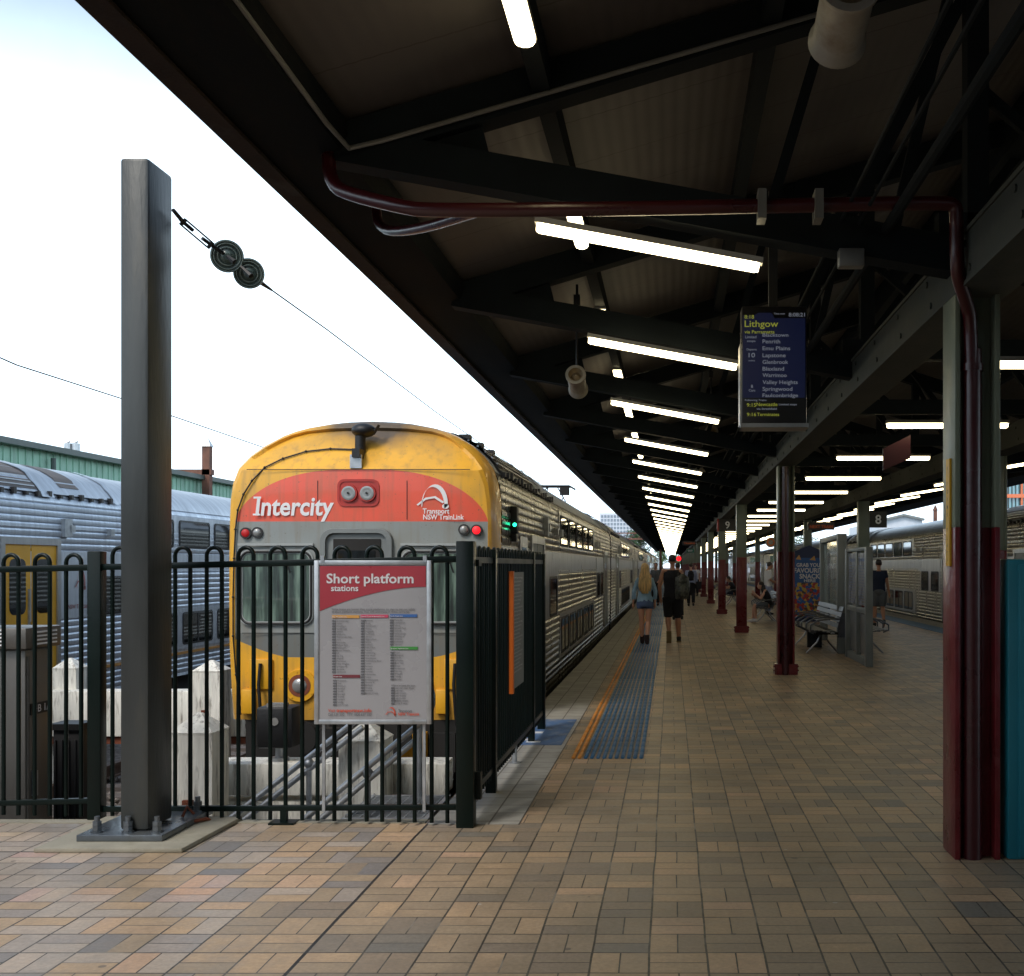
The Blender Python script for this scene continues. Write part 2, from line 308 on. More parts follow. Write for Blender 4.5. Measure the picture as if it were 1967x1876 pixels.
tc_ = N(nt_, 'ShaderNodeTexCoord'); mp_ = N(nt_, 'ShaderNodeMapping'); mp_.inputs['Scale'].default_value = (7, 7, .8); nt_.links.new(tc_.outputs['Object'], mp_.inputs[0])
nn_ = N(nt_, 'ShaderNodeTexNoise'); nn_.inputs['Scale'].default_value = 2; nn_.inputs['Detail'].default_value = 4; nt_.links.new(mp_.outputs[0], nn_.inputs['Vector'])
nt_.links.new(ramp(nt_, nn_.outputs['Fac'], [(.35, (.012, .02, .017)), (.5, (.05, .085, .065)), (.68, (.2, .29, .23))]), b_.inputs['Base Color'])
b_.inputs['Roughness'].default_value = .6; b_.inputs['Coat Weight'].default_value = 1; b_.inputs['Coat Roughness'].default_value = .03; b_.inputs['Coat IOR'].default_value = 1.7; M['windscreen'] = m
M['grey_panel'] = pbr('grey_panel', (.2, .215, .21), .45, var=.15)
M['seal'] = pbr('pale_window_seal', (.36, .38, .37), .5, var=.1)
M['white'] = pbr('white_lettering', (.82, .82, .82), .5, var=.05, bump=0)
M['lamp_glass'] = glass_mat('lamp_glass', (.3, .3, .29), .22, .3, .5)
M['red_lens'] = emit('red_lens', (1, .02, .03), .1, (.35, .01, .01)); M['red_lit'] = emit('red_lit', (1, .01, .02), 1.1, (.5, .02, .02))
M['green_lit'] = emit('green_lit', (.02, 1, .45), 3, (.0, .3, .15))
M['red_housing'] = pbr('red_housing', (.42, .035, .025), .4, var=.15)
M['tube'] = emit('tube_light', (1, .84, .50), 7.0, (.9, .9, .85))
M['fixture'] = pbr('fixture_housing', (.35, .35, .33), .5, var=.1)
M['speaker'] = pbr('speaker_plastic', (.3, .28, .24), .5, var=.15, stain=(.16, .11, .06), stain_amt=.8, stain_scale=4)
M['speaker_in'] = pbr('speaker_cone', (.2, .15, .09), .7, var=.2)
M['conduit'] = pbr('conduit', (.2, .2, .19), .4, metal=.4, var=.1)
M['screen_body'] = pbr('screen_housing', (.012, .012, .014), .3, var=.1, bump=0)
M['screen_blue'] = emit('screen_blue', (.005, .03, .2), .055, (.01, .01, .02)); M['screen_black'] = emit('screen_black', (.01, .01, .012), .1, (.01, .01, .01))
M['screen_yellow'] = emit('screen_yellow', (.75, .8, .1), .15, (.05, .05, .02)); M['screen_text'] = emit('screen_text', (.6, .66, .8), .12, (.05, .05, .06))
M['orange_text'] = emit('orange_led', (1, .2, .05), .07, (.1, .02, .01))
M['frame_metal'] = pbr('brushed_frame', (.3, .3, .3), .35, metal=.7, var=.2)
M['poster'] = pbr('poster_paper', (.31, .305, .32), .28, var=.04, bump=0, spec=.6); M['poster_red'] = pbr('poster_red', (.34, .04, .055), .3, var=.1, bump=0)
M['ink'] = pbr('ink_grey', (.13, .13, .14), .5, var=.05, bump=0); M['ink_red'] = pbr('ink_red', (.55, .08, .04), .5, var=.05, bump=0)
M['ink_white'] = pbr('ink_white', (.62, .6, .62), .4, var=.03, bump=0); M['ink_pale'] = pbr('ink_pale', (.14, .14, .15), .5, var=.05, bump=0)
M['bar_orange'] = pbr('bar_orange', (.55, .28, .07), .4, bump=0, var=.05); M['bar_pink'] = pbr('bar_pink', (.5, .06, .12), .4, bump=0, var=.05)
M['bar_blue'] = pbr('bar_blue', (.04, .12, .34), .4, bump=0, var=.05); M['bar_green'] = pbr('bar_green', (.05, .25, .05), .4, bump=0, var=.05); M['bar_maroon'] = pbr('bar_maroon', (.16, .03, .04), .4, bump=0, var=.05)
M['orange'] = pbr('orange_panel', (.75, .16, .02), .4, var=.05, bump=0)
M['tac_blue'] = pbr('tactile_blue', (.028, .135, .29), .5, var=.2, bump=.3, bscale=60, stain=(.09, .11, .13), stain_amt=.35)
M['tac_orange'] = pbr('tactile_orange', (.72, .27, .03), .5, var=.15, bump=.2, stain=(.2, .1, .04), stain_amt=.5)
M['paint_blue'] = pbr('blue_floor_paint', (.06, .13, .27), .6, var=.2, bump=.2, stain=(.28, .29, .3), stain_amt=.9, stain_scale=6)
M['paint_white'] = pbr('white_floor_paint', (.55, .56, .58), .6, var=.2, stain=(.15, .2, .35), stain_amt=.8, stain_scale=6)
M['cabinet'] = pbr('cabinet_steel', (.17, .16, .145), .45, metal=.7, var=.2, scale=1.5, stain=(.16, .12, .08), stain_amt=.4, stretch=(1, 1, .3))
M['shed'] = pbr('green_weatherboard', (.34, .58, .46), .7, var=.12, stain=(.12, .2, .17), stain_amt=.5, stretch=(1, 1.5, .3))
M['shed_roof'] = pbr('shed_roof', (.6, .66, .63), .5, var=.1); M['gutter'] = pbr('dark_gutter', (.05, .075, .07), .5)
M['brick_rust'] = pbr('rusty_gantry', (.14, .06, .04), .8, var=.4)
M['grille'] = pbr('roof_grille', (.1, .085, .08), .6, var=.3); M['insul'] = pbr('porcelain', (.1, .14, .13), .25, var=.15, bump=0); M['insul_ring'] = pbr('porcelain_rib', (.22, .28, .26), .25, var=.15, bump=0)
M['glass_panel'] = None
m, nt_, b_ = new_mat('shelter_glass'); b_.inputs['Base Color'].default_value = (.55, .62, .58, 1); b_.inputs['Roughness'].default_value = .05
b_.inputs['Alpha'].default_value = .42; b_.inputs['IOR'].default_value = 1.5; M['glass_panel'] = m
M['seat_metal'] = pbr('bench_metal', (.13, .135, .15), .32, metal=.8, var=.15, scale=8)
M['snack'] = spots_mat('snack_artwork', [(.02, .06, .2), (.5, .2, .04), (.55, .38, .06), (.02, .1, .35), (.4, .03, .03), (.08, .05, .04), (.03, .15, .4)], 15)
M['navy'] = pbr('navy_panel', (.008, .02, .07), .4, var=.1, bump=0)
M['skin'] = pbr('skin', (.6, .32, .22), .55, var=.1, bump=.05); M['skin_tan'] = pbr('skin_tan', (.45, .22, .13), .5, var=.1, bump=.05)
M['blonde'] = pbr('blonde_hair', (.65, .43, .18), .5, var=.45, scale=9, bump=.8, bscale=30, stretch=(6, 6, .35)); M['dark_hair'] = pbr('dark_hair', (.025, .016, .012), .5, var=.3, bump=.4)
M['denim_shirt'] = pbr('light_blue_shirt', (.27, .43, .58), .85, var=.18, scale=7, bump=.5, bscale=14); M['denim'] = pbr('denim_shorts', (.09, .14, .28), .9, var=.2, scale=9, bump=.4)
M['black_cloth'] = pbr('black_cloth', (.008, .008, .012), .85, var=.3, scale=6, bump=.5, bscale=15); M['navy_cloth'] = pbr('navy_cloth', (.012, .02, .045), .85, var=.2, bump=.4, bscale=15)
M['white_cloth'] = pbr('white_cloth', (.7, .68, .68), .85, var=.08, bump=.5, bscale=14); M['grey_cloth'] = pbr('grey_cloth', (.1, .11, .12), .85, var=.2, bump=.4, bscale=15)
M['camo'] = spots_mat('camo_cloth', [(.05, .055, .04), (.08, .085, .06), (.03, .032, .028), (.1, .1, .085)], 22)
M['lilac_cloth'] = pbr('pale_blue_cloth', (.3, .34, .5), .85, var=.15, bump=.4, bscale=15)
M['boot'] = pbr('dark_boot', (.035, .018, .02), .6); M['shoe'] = pbr('black_shoe', (.02, .02, .02), .6); M['sole'] = pbr('pale_sole', (.5, .5, .48), .7); M['tan_sole'] = pbr('tan_sole', (.2, .15, .07), .7)
M['bldg'] = pbr('white_tower', (.62, .66, .72), .7, var=.05, bump=0); M['bldg_win'] = glass_mat('tower_glass', (.1, .13, .18), .15); M['bldg_orange'] = pbr('orange_frame', (.72, .2, .09), .6, var=.06, bump=0)
M['bldg_glass'] = glass_mat('teal_glass', (.12, .3, .36), .1)
M['leaf'] = pbr('foliage', (.07, .13, .03), .7, var=.5, scale=.6, bump=0); M['leaf2'] = pbr('foliage_dark', (.045, .085, .03), .7, var=.5, scale=.6, bump=0); M['bark'] = pbr('bark', (.1, .07, .05), .9)
M['rail'] = pbr('rail_steel', (.16, .1, .07), .5, metal=.6, var=.3); M['sleeper'] = pbr('sleeper', (.12, .1, .09), .9, var=.3)
M['stripe_orange'] = pbr('orange_stripe', (.55, .26, .06), .5, var=.1, bump=0)
M['red_sign'] = pbr('red_sign', (.03, .002, .008), .4, var=.1, bump=0); M['sign_black'] = pbr('sign_black', (.02, .02, .022), .4, bump=0)
M['yellow_tape'] = pbr('yellow_tape', (.6, .33, .02), .5, var=.1, bump=0); M['logo_faint'] = pbr('faded_red_logo', (.42, .16, .16), .5, var=.3)

# ------------------------------------------------------------------ mesh builder
def orient(p0, p1):
    d = Vector(p1) - Vector(p0)
    q = d.to_track_quat('Z', 'Y') if d.length > 1e-9 else Matrix.Identity(3).to_quaternion()
    return q
_txt = {}
def text_mesh(s, bold=0.0, shear=0.0):
    k = (s, bold, shear)
    if k in _txt: return _txt[k]
    cu = bpy.data.curves.new('t', 'FONT'); cu.body = s; cu.size = 1; cu.resolution_u = 3
    cu.offset = bold; cu.shear = shear; cu.extrude = 0
    o = bpy.data.objects.new('t', cu); col.objects.link(o)
    dg = bpy.context.evaluated_depsgraph_get()
    me = bpy.data.meshes.new_from_object(o.evaluated_get(dg))
    bpy.data.objects.remove(o); bpy.data.curves.remove(cu)
    _txt[k] = me
    return me
def soft(pts, it=2):
    pts = [Vector(p) for p in pts]
    for _ in range(it):
        out = [pts[0]]
        for a, c in zip(pts, pts[1:]): out += [a.lerp(c, .25), a.lerp(c, .75)]
        pts = out + [pts[-1]]
    return pts
class MB:
    def __init__(s): s.bm = bmesh.new(); s.mi = 0; s.n = 0
    def _m(s):
        for f in s.bm.faces[:] if False else []: pass
    def mark(s, fs):
        for f in fs: f.material_index = s.mi
    def face(s, pts):
        f = s.bm.faces.new([s.bm.verts.new(p) for p in pts]); f.material_index = s.mi; return f
    def box(s, x0, x1, y0, y1, z0, z1):
        v = [s.bm.verts.new((x, y, z)) for z in (z0, z1) for y in (y0, y1) for x in (x0, x1)]
        for q in ((0, 2, 3, 1), (4, 5, 7, 6), (0, 1, 5, 4), (2, 6, 7, 3), (0, 4, 6, 2), (1, 3, 7, 5)):
            s.bm.faces.new([v[i] for i in q]).material_index = s.mi
        return s
    def obox(s, mat, sx, sy, sz):
        v = [s.bm.verts.new(mat @ Vector((x * sx / 2, y * sy / 2, z * sz / 2))) for z in (-1, 1) for y in (-1, 1) for x in (-1, 1)]
        for q in ((0, 2, 3, 1), (4, 5, 7, 6), (0, 1, 5, 4), (2, 6, 7, 3), (0, 4, 6, 2), (1, 3, 7, 5)):
            s.bm.faces.new([v[i] for i in q]).material_index = s.mi
        return s
    def beam(s, p0, p1, w_, h_):
        """rectangular bar; w across (horizontal), h in the vertical plane of the bar"""
        p0, p1 = Vector(p0), Vector(p1); d = (p1 - p0); L = d.length; d.normalize()
        side = d.cross(Vector((0, 0, 1)))
        if side.length < 1e-4: side = Vector((1, 0, 0))
        side.normalize(); up = side.cross(d)
        m = Matrix((side, d, up)).transposed().to_4x4(); m.translation = (p0 + p1) / 2
        return s.obox(m, w_, L, h_)
    def prism(s, pts, vec):
        """extrude a planar polygon (3D points) along vec"""
        vec = Vector(vec); a = [s.bm.verts.new(p) for p in pts]; b = [s.bm.verts.new(Vector(p) + vec) for p in pts]
        n = len(pts)
        s.bm.faces.new(a[::-1]).material_index = s.mi; s.bm.faces.new(b).material_index = s.mi
        for i in range(n): s.bm.faces.new((a[i], a[(i + 1) % n], b[(i + 1) % n], b[i])).material_index = s.mi
        return s
    def cyl(s, p0, p1, r0, r1=None, n=12, caps=True):
        return s.tube([p0, p1], [r0, r0 if r1 is None else r1], n, caps)
    def tube(s, pts, rs, n=8, caps=True, squash=None):
        pts = [Vector(p) for p in pts]
        if not isinstance(rs, (list, tuple)): rs = [rs] * len(pts)
        rings = []; prev = None
        for i, p in enumerate(pts):
            d = (pts[min(i + 1, len(pts) - 1)] - pts[max(i - 1, 0)])
            if d.length < 1e-9: d = Vector((0, 0, 1))
            d.normalize()
            if prev is None:
                a = d.cross(Vector((0, 0, 1)))
                if a.length < 1e-3: a = Vector((1, 0, 0))
            else: a = prev - d * prev.dot(d)
            a.normalize(); prev = a; b = d.cross(a)
            k = (1, 1) if squash is None else squash
            rings.append([s.bm.verts.new(p + (a * math.cos(t) * k[0] + b * math.sin(t) * k[1]) * rs[i]) for t in (2 * math.pi * j / n for j in range(n))])
        for r0, r1 in zip(rings, rings[1:]):
            for j in range(n): s.bm.faces.new((r0[j], r0[(j + 1) % n], r1[(j + 1) % n], r1[j])).material_index = s.mi
        if caps:
            s.bm.faces.new(rings[0][::-1]).material_index = s.mi; s.bm.faces.new(rings[-1]).material_index = s.mi
        return s
    def loft(s, rings, caps=True):
        rr = [[s.bm.verts.new(p) for p in r] for r in rings]; n = len(rr[0])
        for r0, r1 in zip(rr, rr[1:]):
            for j in range(n): s.bm.faces.new((r0[j], r0[(j + 1) % n], r1[(j + 1) % n], r1[j])).material_index = s.mi
        if caps:
            s.bm.faces.new(rr[0][::-1]).material_index = s.mi; s.bm.faces.new(rr[-1]).material_index = s.mi
        return s
    def ell(s, c, r, n=12, m_=8):
        c = Vector(c)
        if isinstance(r, (int, float)): r = (r, r, r)
        rings = []
        for i in range(m_ + 1):
            a = math.pi * i / m_; a = min(max(a, .08), math.pi - .08)
            rings.append([c + Vector((r[0] * math.sin(a) * math.cos(t), r[1] * math.sin(a) * math.sin(t), -r[2] * math.cos(a))) for t in (2 * math.pi * j / n for j in range(n))])
        return s.loft(rings)
    def text(s, txt, size, mat, align='L', bold=0.0, shear=0.0, width=None):
        """flat lettering; mat maps text plane (x right, y up) to the target"""
        me = text_mesh(txt, bold, shear)
        if not me.vertices: return s
        xs = [v.co.x for v in me.vertices]; x0, x1 = min(xs), max(xs)
        sc = size; sx = size
        if width: sx = width / max(1e-6, (x1 - x0)); 
        off = {'L': -x0, 'C': -(x0 + x1) / 2, 'R': -x1}[align]
        vs_ = [s.bm.verts.new(mat @ Vector(((v.co.x + off) * sx, v.co.y * sc, 0))) for v in me.vertices]
        for p in me.polygons:
            try: s.bm.faces.new([vs_[i] for i in p.vertices]).material_index = s.mi
            except ValueError: pass
        return s
    def build(s, name, mats, parent=None, smooth=35, bevel=0, loc=None):
        if not isinstance(mats, (list, tuple)): mats = [mats]
        bmesh.ops.recalc_face_normals(s.bm, faces=[f for f in s.bm.faces]) if smooth is not None and smooth >= 0 else None
        if bevel:
            es = [e for e in s.bm.edges if e.is_manifold and e.calc_face_angle(0) > .7]
            bmesh.ops.bevel(s.bm, geom=es, offset=bevel, segments=2, profile=.5, affect='EDGES', clamp_overlap=True)
        me = bpy.data.meshes.new(name); 
        if loc is not None: bmesh.ops.translate(s.bm, vec=-Vector(loc), verts=s.bm.verts)
        elif parent is not None:
            o_ = world_loc(parent); bmesh.ops.translate(s.bm, vec=-o_, verts=s.bm.verts)
        s.bm.to_mesh(me); s.bm.free()
        for m_ in mats: me.materials.append(m_)
        if smooth and smooth > 0:
            for p in me.polygons: p.use_smooth = True
            me.set_sharp_from_angle(angle=R(smooth))
        o = bpy.data.objects.new(name, me); col.objects.link(o)
        if loc is not None: o.location = loc
        if parent is not None: o.parent = parent
        return o
def world_loc(o):
    v = Vector((0, 0, 0))
    while o is not None: v += o.location; o = o.parent
    return v
def tag(o, label=None, cat=None, group=None, kind=None):
    if label: o['label'] = label
    if cat: o['category'] = cat
    if group: o['group'] = group
    if kind: o['kind'] = kind
    return o
def thing(name, label, cat, loc=(0, 0, 0), group=None):
    o = bpy.data.objects.new(name, None); col.objects.link(o); o.location = loc; o.empty_display_size = .2
    return tag(o, label, cat, group)
def kids(o): return [c for c in bpy.data.objects if c.parent == o]
def copy_tree(o, parent=None, ch=None):
    c = o.copy(); col.objects.link(c); c.parent = parent
    for k in kids(o): copy_tree(k, c)
    return c
def dup(o, loc, label=None, rotz=None):
    c = copy_tree(o); c.location = loc
    if label: c['label'] = label
    if rotz is not None: c.rotation_euler.z = rotz
    return c
ORD = ['nearest', 'second', 'third', 'fourth', 'fifth', 'sixth', 'seventh', 'eighth', 'ninth', 'tenth', 'eleventh', 'twelfth', 'thirteenth', 'fourteenth']
XY = Matrix(((1, 0, 0, 0), (0, 0, -1, 0), (0, 1, 0, 0), (0, 0, 0, 1)))     # text plane facing -Y (towards the camera)
def fr(x, y, z): m_ = XY.copy(); m_.translation = (x, y, z); return m_
def facing(x, y, z, yaw):   # yaw 0 faces -Y
    return Matrix.Translation((x, y, z)) @ Matrix.Rotation(yaw, 4, 'Z') @ XY

# ================================================================== SETTING
b = MB()
b.box(-28, 32, -9, 7.24, -1.3, 0)
b.box(-1.53, 7.69, 7.24, 185, -1.3, 0)
tag(b.build('platform', M['paver'], smooth=0), kind='structure')
b = MB(); b.box(-1.53, -.95, 7.12, 184.9, .0005, .004)
tag(b.build('platform_edge_paving', M['tile'], smooth=0), kind='structure')
b = MB(); b.box(7.1, 7.69, 7.3, 184.9, .0005, .004)
tag(b.build('platform_edge_paving', M['tile'], smooth=0), kind='structure')
b = MB(); b.box(-28, -1.55, 7.15, 7.243, -.0, .006)
tag(b.build('concourse_coping', M['concrete'], smooth=0), kind='structure')
b = MB(); b.box(-700, 700, -30, 1800, -2.4, -1.24)
tag(b.build('ground', M['ballast'], smooth=0), kind='structure')

# ballast stones, one uncountable mass
b = MB(); rs_ = random.Random(3)
for i in range(3800):
    if i < 2600: x, y = rs_.uniform(-9.5, -3.2), rs_.uniform(7.9, 15.5)
    else: x, y = rs_.uniform(-5.5, -1.8), rs_.uniform(8.5, 12)
    z = -1.22 + .06 * noise.noise((x, y, 0)) + rs_.uniform(0, .03); r_ = rs_.uniform(.022, .05)
    q = Matrix.Translation((x, y, z)) @ Matrix.Rotation(rs_.uniform(0, 6.28), 4, Vector((rs_.random() - .5, rs_.random() - .5, rs_.random() + .01)).normalized())
    vv = [b.bm.verts.new(q @ Vector((r_ * sx * rs_.uniform(.6, 1.2), r_ * sy * rs_.uniform(.6, 1.2), r_ * sz * rs_.uniform(.5, 1)))) for sx, sy, sz in ((1, 0, 0), (0, 1, 0), (-1, 0, 0), (0, -1, 0), (.4, .3, 1), (-.3, -.4, -1))]
    for a_, c_ in ((0, 1), (1, 2), (2, 3), (3, 0)):
        b.bm.faces.new((vv[a_], vv[c_], vv[4])); b.bm.faces.new((vv[c_], vv[a_], vv[5]))
tag(b.build('ballast', M['ballast'], smooth=0), 'loose grey brown ballast stones between the tracks', 'ballast', kind='stuff')

def track(xc, y0, y1, label):
    t = thing('railway_track', label, 'railway track', (xc, y0, -1.2), 'railway tracks')
    for s in (-.7175, .7175):
        b = MB(); b.box(xc + s - .035, xc + s + .035, y0, y1, -1.06, -1.02); b.box(xc + s - .01, xc + s + .01, y0, y1, -1.17, -1.06); b.box(xc + s - .07, xc + s + .07, y0, y1, -1.185, -1.17)
        b.build('rail', M['rail'], t)
    b = MB(); y = y0 + .2
    while y < min(y1, y0 + 70): b.box(xc - 1.25, xc + 1.25, y, y + .24, -1.26, -1.19); y += .62
    tag(b.build('sleepers', M['sleeper'], t), kind='stuff')
track(-3.22, 8.9, 230, 'track running under the yellow fronted train')
track(-6.75, 13.6, 230, 'empty track behind the far white buffer beam')
track(-10.4, 8.5, 230, 'track running under the silver train on the left')
track(9.4, -5, 230, 'track running under the silver train on the right')

# ------------------------------------------------------------------ tactile strips
t = thing('tactile_paving', 'long blue ribbed tactile strip with two orange ribs along the left platform edge', 'tactile paving', (-.55, 9.55, 0))
def ribs(xs, y0, y1, name, mat, par):
    b = MB()
    for x in xs:
        y = y0
        while y < y1:
            L = .281 if y < 16 else 5.0
            L = min(L, y1 - y)
            b.tube([(x, y, .004), (x, y + .012, .0075), (x, y + L - .012, .0075), (x, y + L, .004)], [.013, .0175, .0175, .013], 8, squash=(1, .55))
            y += L + (.006 if L < .3 else .0)
    return b.build(name, mat, par, smooth=50)
ribs([-.823 + .052 * i for i in range(2)], 9.55, 150, 'orange_rib', M['tac_orange'], t)
ribs([-.823 + .052 * (i + 2) for i in range(10)], 9.55, 150, 'blue_rib', M['tac_blue'], t)
t = thing('tactile_paving', 'solid dark blue strip along the right platform edge beside the silver train', 'tactile paving', (6.75, 12, 0))
b = MB(); b.box(6.52, 7.08, 12, 150, .0005, .008); b.build('blue_strip', M['tac_blue'], t)
o = tag(MB().box(-1.51, -.99, 10.25, 11.95, .0045, .0075).build('painted_marking', M['paint_blue']), 'worn blue painted accessibility square on the grey edge tiles', 'floor marking')
b = MB(); zt = Matrix.Translation((-1.47, 10.42, .0085)) @ Matrix.Rotation(0, 4, 'Z')
for (x0, x1, y0, y1) in ((-1.47, -1.3, 10.5, 10.62), (-1.47, -1.24, 10.95, 11.06), (-1.47, -1.36, 11.25, 11.45), (-1.33, -1.2, 10.38, 10.46)): b.box(x0, x1, y0, y1, .0078, .0095)
b.build('white_symbol', M['paint_white'], o)

# ================================================================== CANOPY
ZE = 1.62
def topz(X): return ZE + 2.36 + .30 * (X + 1.9) if X <= 3.08 else ZE + 2.36 + .30 * (8.06 - X)
can = thing('platform_canopy', 'long dark steel platform canopy with corrugated brown underside over both platform edges', 'canopy', (3.08, 6.4, 3))
# roof sheet, corrugated: ribs run along the platform
Y0C, Y1C = -4.4, 178.0
b = MB()
def roof_side(xa, xb, n):
    prev = None
    for i in range(n * 4 + 1):
        x = xa + (xb - xa) * i / (n * 4)
        z = topz(x) + .12 + .0018 * math.sin(i * math.pi / 2 + .4)
        cur = (b.bm.verts.new((x, Y0C, z)), b.bm.verts.new((x, Y1C, z)))
        if prev: b.bm.faces.new((prev[0], cur[0], cur[1], prev[1]))
        prev = cur
roof_side(-2.3, 3.08, 60); roof_side(3.08, 8.46, 60)
rs = b.build('roof_sheet', M['soffit'], can, smooth=60)
b = MB()
for xa, xb in ((-2.3, 3.08), (3.08, 8.46)):
    b.face([(xa, Y0C, topz(xa) + .2), (xa, Y1C, topz(xa) + .2), (xb, Y1C, topz(3.08) + .2 if xb == 3.08 else topz(xb) + .2), (xb, Y0C, topz(3.08) + .2 if xb == 3.08 else topz(xb) + .2)])
b.build('roof_top', M['shed_roof'], can, smooth=0)
# eave: fascia box with rusty gutter lip
b = MB()
b.prism([(-2.26, Y0C, ZE + 2.24), (-1.84, Y0C, ZE + 2.32), (-1.80, Y0C, ZE + 2.42), (-1.86, Y0C, ZE + 2.62), (-2.3, Y0C, ZE + 2.62)], (0, Y1C - Y0C, 0))
b.build('eave_beam', M['fascia'], can, smooth=0)
b = MB(); b.box(-2.345, -2.27, Y0C, Y1C, ZE + 2.225, ZE + 2.7); b.box(-2.27, -2.21, Y0C, Y1C, ZE + 2.215, ZE + 2.237)
b.build('gutter', M['rusty_lip'], can, smooth=0)
b = MB(); b.prism([(8.42, Y0C, ZE + 1.97), (8.02, Y0C, ZE + 2.08), (8.0, Y0C, ZE + 2.4), (8.46, Y0C, ZE + 2.4)], (0, Y1C - Y0C, 0))
b.build('eave_beam', M['fascia'], can, smooth=0)
for xg in (1.72, 4.45):   # longitudinal girders on the columns
    b = MB(); b.box(xg - .15, xg + .15, Y0C, Y1C, 3.125, 3.15); b.box(xg - .14, xg - .125, Y0C, Y1C, 3.15, 3.40); b.box(xg + .125, xg + .14, Y0C, Y1C, 3.15, 3.40); b.box(xg - .15, xg + .15, Y0C, Y1C, 3.40, 3.425)
    y = -1.2
    while y < 60:
        b.cyl((xg - .15, y, 3.2), (xg - .14, y, 3.2), .02, n=6); b.cyl((xg - .15, y + .1, 3.35), (xg - .14, y + .1, 3.35), .02, n=6); y += .9
    b.build('girder', M['girder'], can)
for xp, s in ((-.72, .12), (.56, .12), (5.5, .12), (6.9, .12)):
    b = MB(); b.box(xp - .05, xp + .05, Y0C, Y1C, topz(xp) - .08, topz(xp) + .09); b.build('purlin', M['dark_steel'], can)
b = MB(); b.box(2.9, 3.26, Y0C, Y1C, topz(3.08) - .28, topz(3.08) + .05); b.build('ridge_beam', M['dark_steel'], can)
BAY = 3.57; K0, K1 = -2, 47
b = MB(); y = 6.4 * 0   # truss built around y = 0
b.beam((-1.85, y, ZE + 2.36), (3.08, y, topz(3.08) - .02), .16, .22); b.beam((8.0, y, ZE + 2.3), (3.08, y, topz(3.08) - .02), .16, .22)
b.beam((-1.9, y + .002, ZE + 2.37), (1.6, y + .002, ZE + 1.74), .17, .20); b.beam((8.06, y + .002, ZE + 2.2), (4.57, y + .002, ZE + 1.74), .17, .20)
b.box(1.5, 4.67, y - .06, y + .06, 3.43, 3.6)
for x0, x1 in ((-1.05, -.15), (-.15, .55), (.55, 1.25)):
    zb = lambda X: ZE + 2.37 - (X + 1.9) * .18
    b.beam((x1, y, zb(x1) + .05), (x1 + .35, y, topz(x1 + .35) - .05), .05, .06) if x1 > 0 else None
b.prism([(-1.9, y - .01, ZE + 2.3), (-1.0, y - .01, ZE + 2.22), (-1.1, y - .01, ZE + 2.62), (-1.9, y - .01, ZE + 2.5)], (0, .02, 0))
for xg, sg in ((1.72, 1), (4.45, -1)):
    b.box(xg - .06, xg + .06, y - .06, y + .06, 3.425, topz(xg) - .05)
    b.beam((xg, y, 3.5), (3.08, y, topz(3.08) - .2), .07, .08); b.beam((xg - sg * .02, y, 4.35), (xg + sg * .9, y, 3.55), .05, .06)
    b.beam((xg - sg * .75, y, ZE + 1.9), (xg, y, topz(xg) - .1), .06, .07)
tm = b.build('roof_truss', M['dark_steel'], None, smooth=0); tm.parent = can
yk = [6.42 + BAY * k for k in range(K0, K1)]
yk = [y for y in yk if Y0C < y < Y1C]
tm.location = (-3.08, yk[0] - 6.4, -3)
for y in yk[1:]:
    c = tm.copy(); col.objects.link(c); c.parent = can; c.location = (-3.08, y - 6.4, -3)
# knee struts from columns, longitudinal, seen as the big diagonals near the columns
for xc_, zc_ in ((.95, 1.93), (1.05, 1.91)):
    b = MB(); b.tube([(xc_, Y0C, ZE + zc_), (xc_, 60, ZE + zc_)], .012, 6)
    yy_ = 6.4
    while yy_ < 40: b.box(xc_ - .03, xc_ + .03, yy_ - .05, yy_ + .05, ZE + zc_ - .02, ZE + zc_ + .05); yy_ += BAY
    b.build('service_conduit', M['dark_steel'] if xc_ > 0 else M['black'], can)
b = MB(); b.tube([(1.2, Y0C, ZE + 1.88), (1.2, 100, ZE + 1.88)], .03, 8); b.build('service_pipe', M['dark_steel'], can)
# conduits and pipes
b = MB(); b.tube([(-1.83, -1, ZE + 2.5), (-1.82, 6.0, ZE + 2.34), (-1.78, 6.28, ZE + 2.31), (-1.6, 6.3, ZE + 2.36), (1.5, 6.3, topz(1.5) - .12)], .014, 8)
tag(b.build('conduit', M['conduit']), 'thin pale conduit bending from the eave along the first truss', 'conduit')
pt = thing('drain_pipe', 'dark red drain pipe crossing under the canopy to the nearest column and down its face', 'pipe', (1.66, 6.1, 0))
b = MB()
b.tube(soft([(-1.92, 6.36, ZE + 2.36), (-1.9, 6.33, ZE + 2.12), (-1.72, 6.2, ZE + 2.02), (-1.45, 6.06, ZE + 1.92), (-1.3, 6.03, ZE + 1.885), (0, 6.03, ZE + 1.90), (1.44, 6.03, ZE + 1.93), (1.51, 6.04, ZE + 1.92), (1.52, 6.05, ZE + 1.86), (1.525, 6.06, ZE + 1.62), (1.55, 6.12, ZE + 1.54), (1.61, 6.2, ZE + 1.45), (1.665, 6.29, ZE + 1.34), (1.67, 6.30, 1.5), (1.67, 6.30, .0)]), .038, 14)
b.cyl((1.67, 6.30, .0), (1.67, 6.30, ZE + 1.2), .052, n=16)
b.tube(soft([(-1.9, 7.3, ZE + 2.34), (-1.85, 7.2, ZE + 2.12), (-1.5, 6.7, ZE + 1.98), (-1.02, 6.07, ZE + 1.90)], 2), .03, 10)
b.build('pipe', M['red_pipe'], pt, smooth=60)
b = MB()
b.bm.free()
for x in (.48, .78): MB().box(x - .022, x + .022, 5.965, 6.095, ZE + 1.83, ZE + 1.985).build('pipe_clamp', M['conduit'], pt)
b = MB()
for z in (2.72,): b.cyl((1.67, 6.30, z - .02), (1.67, 6.30, z + .02), .06, n=14)
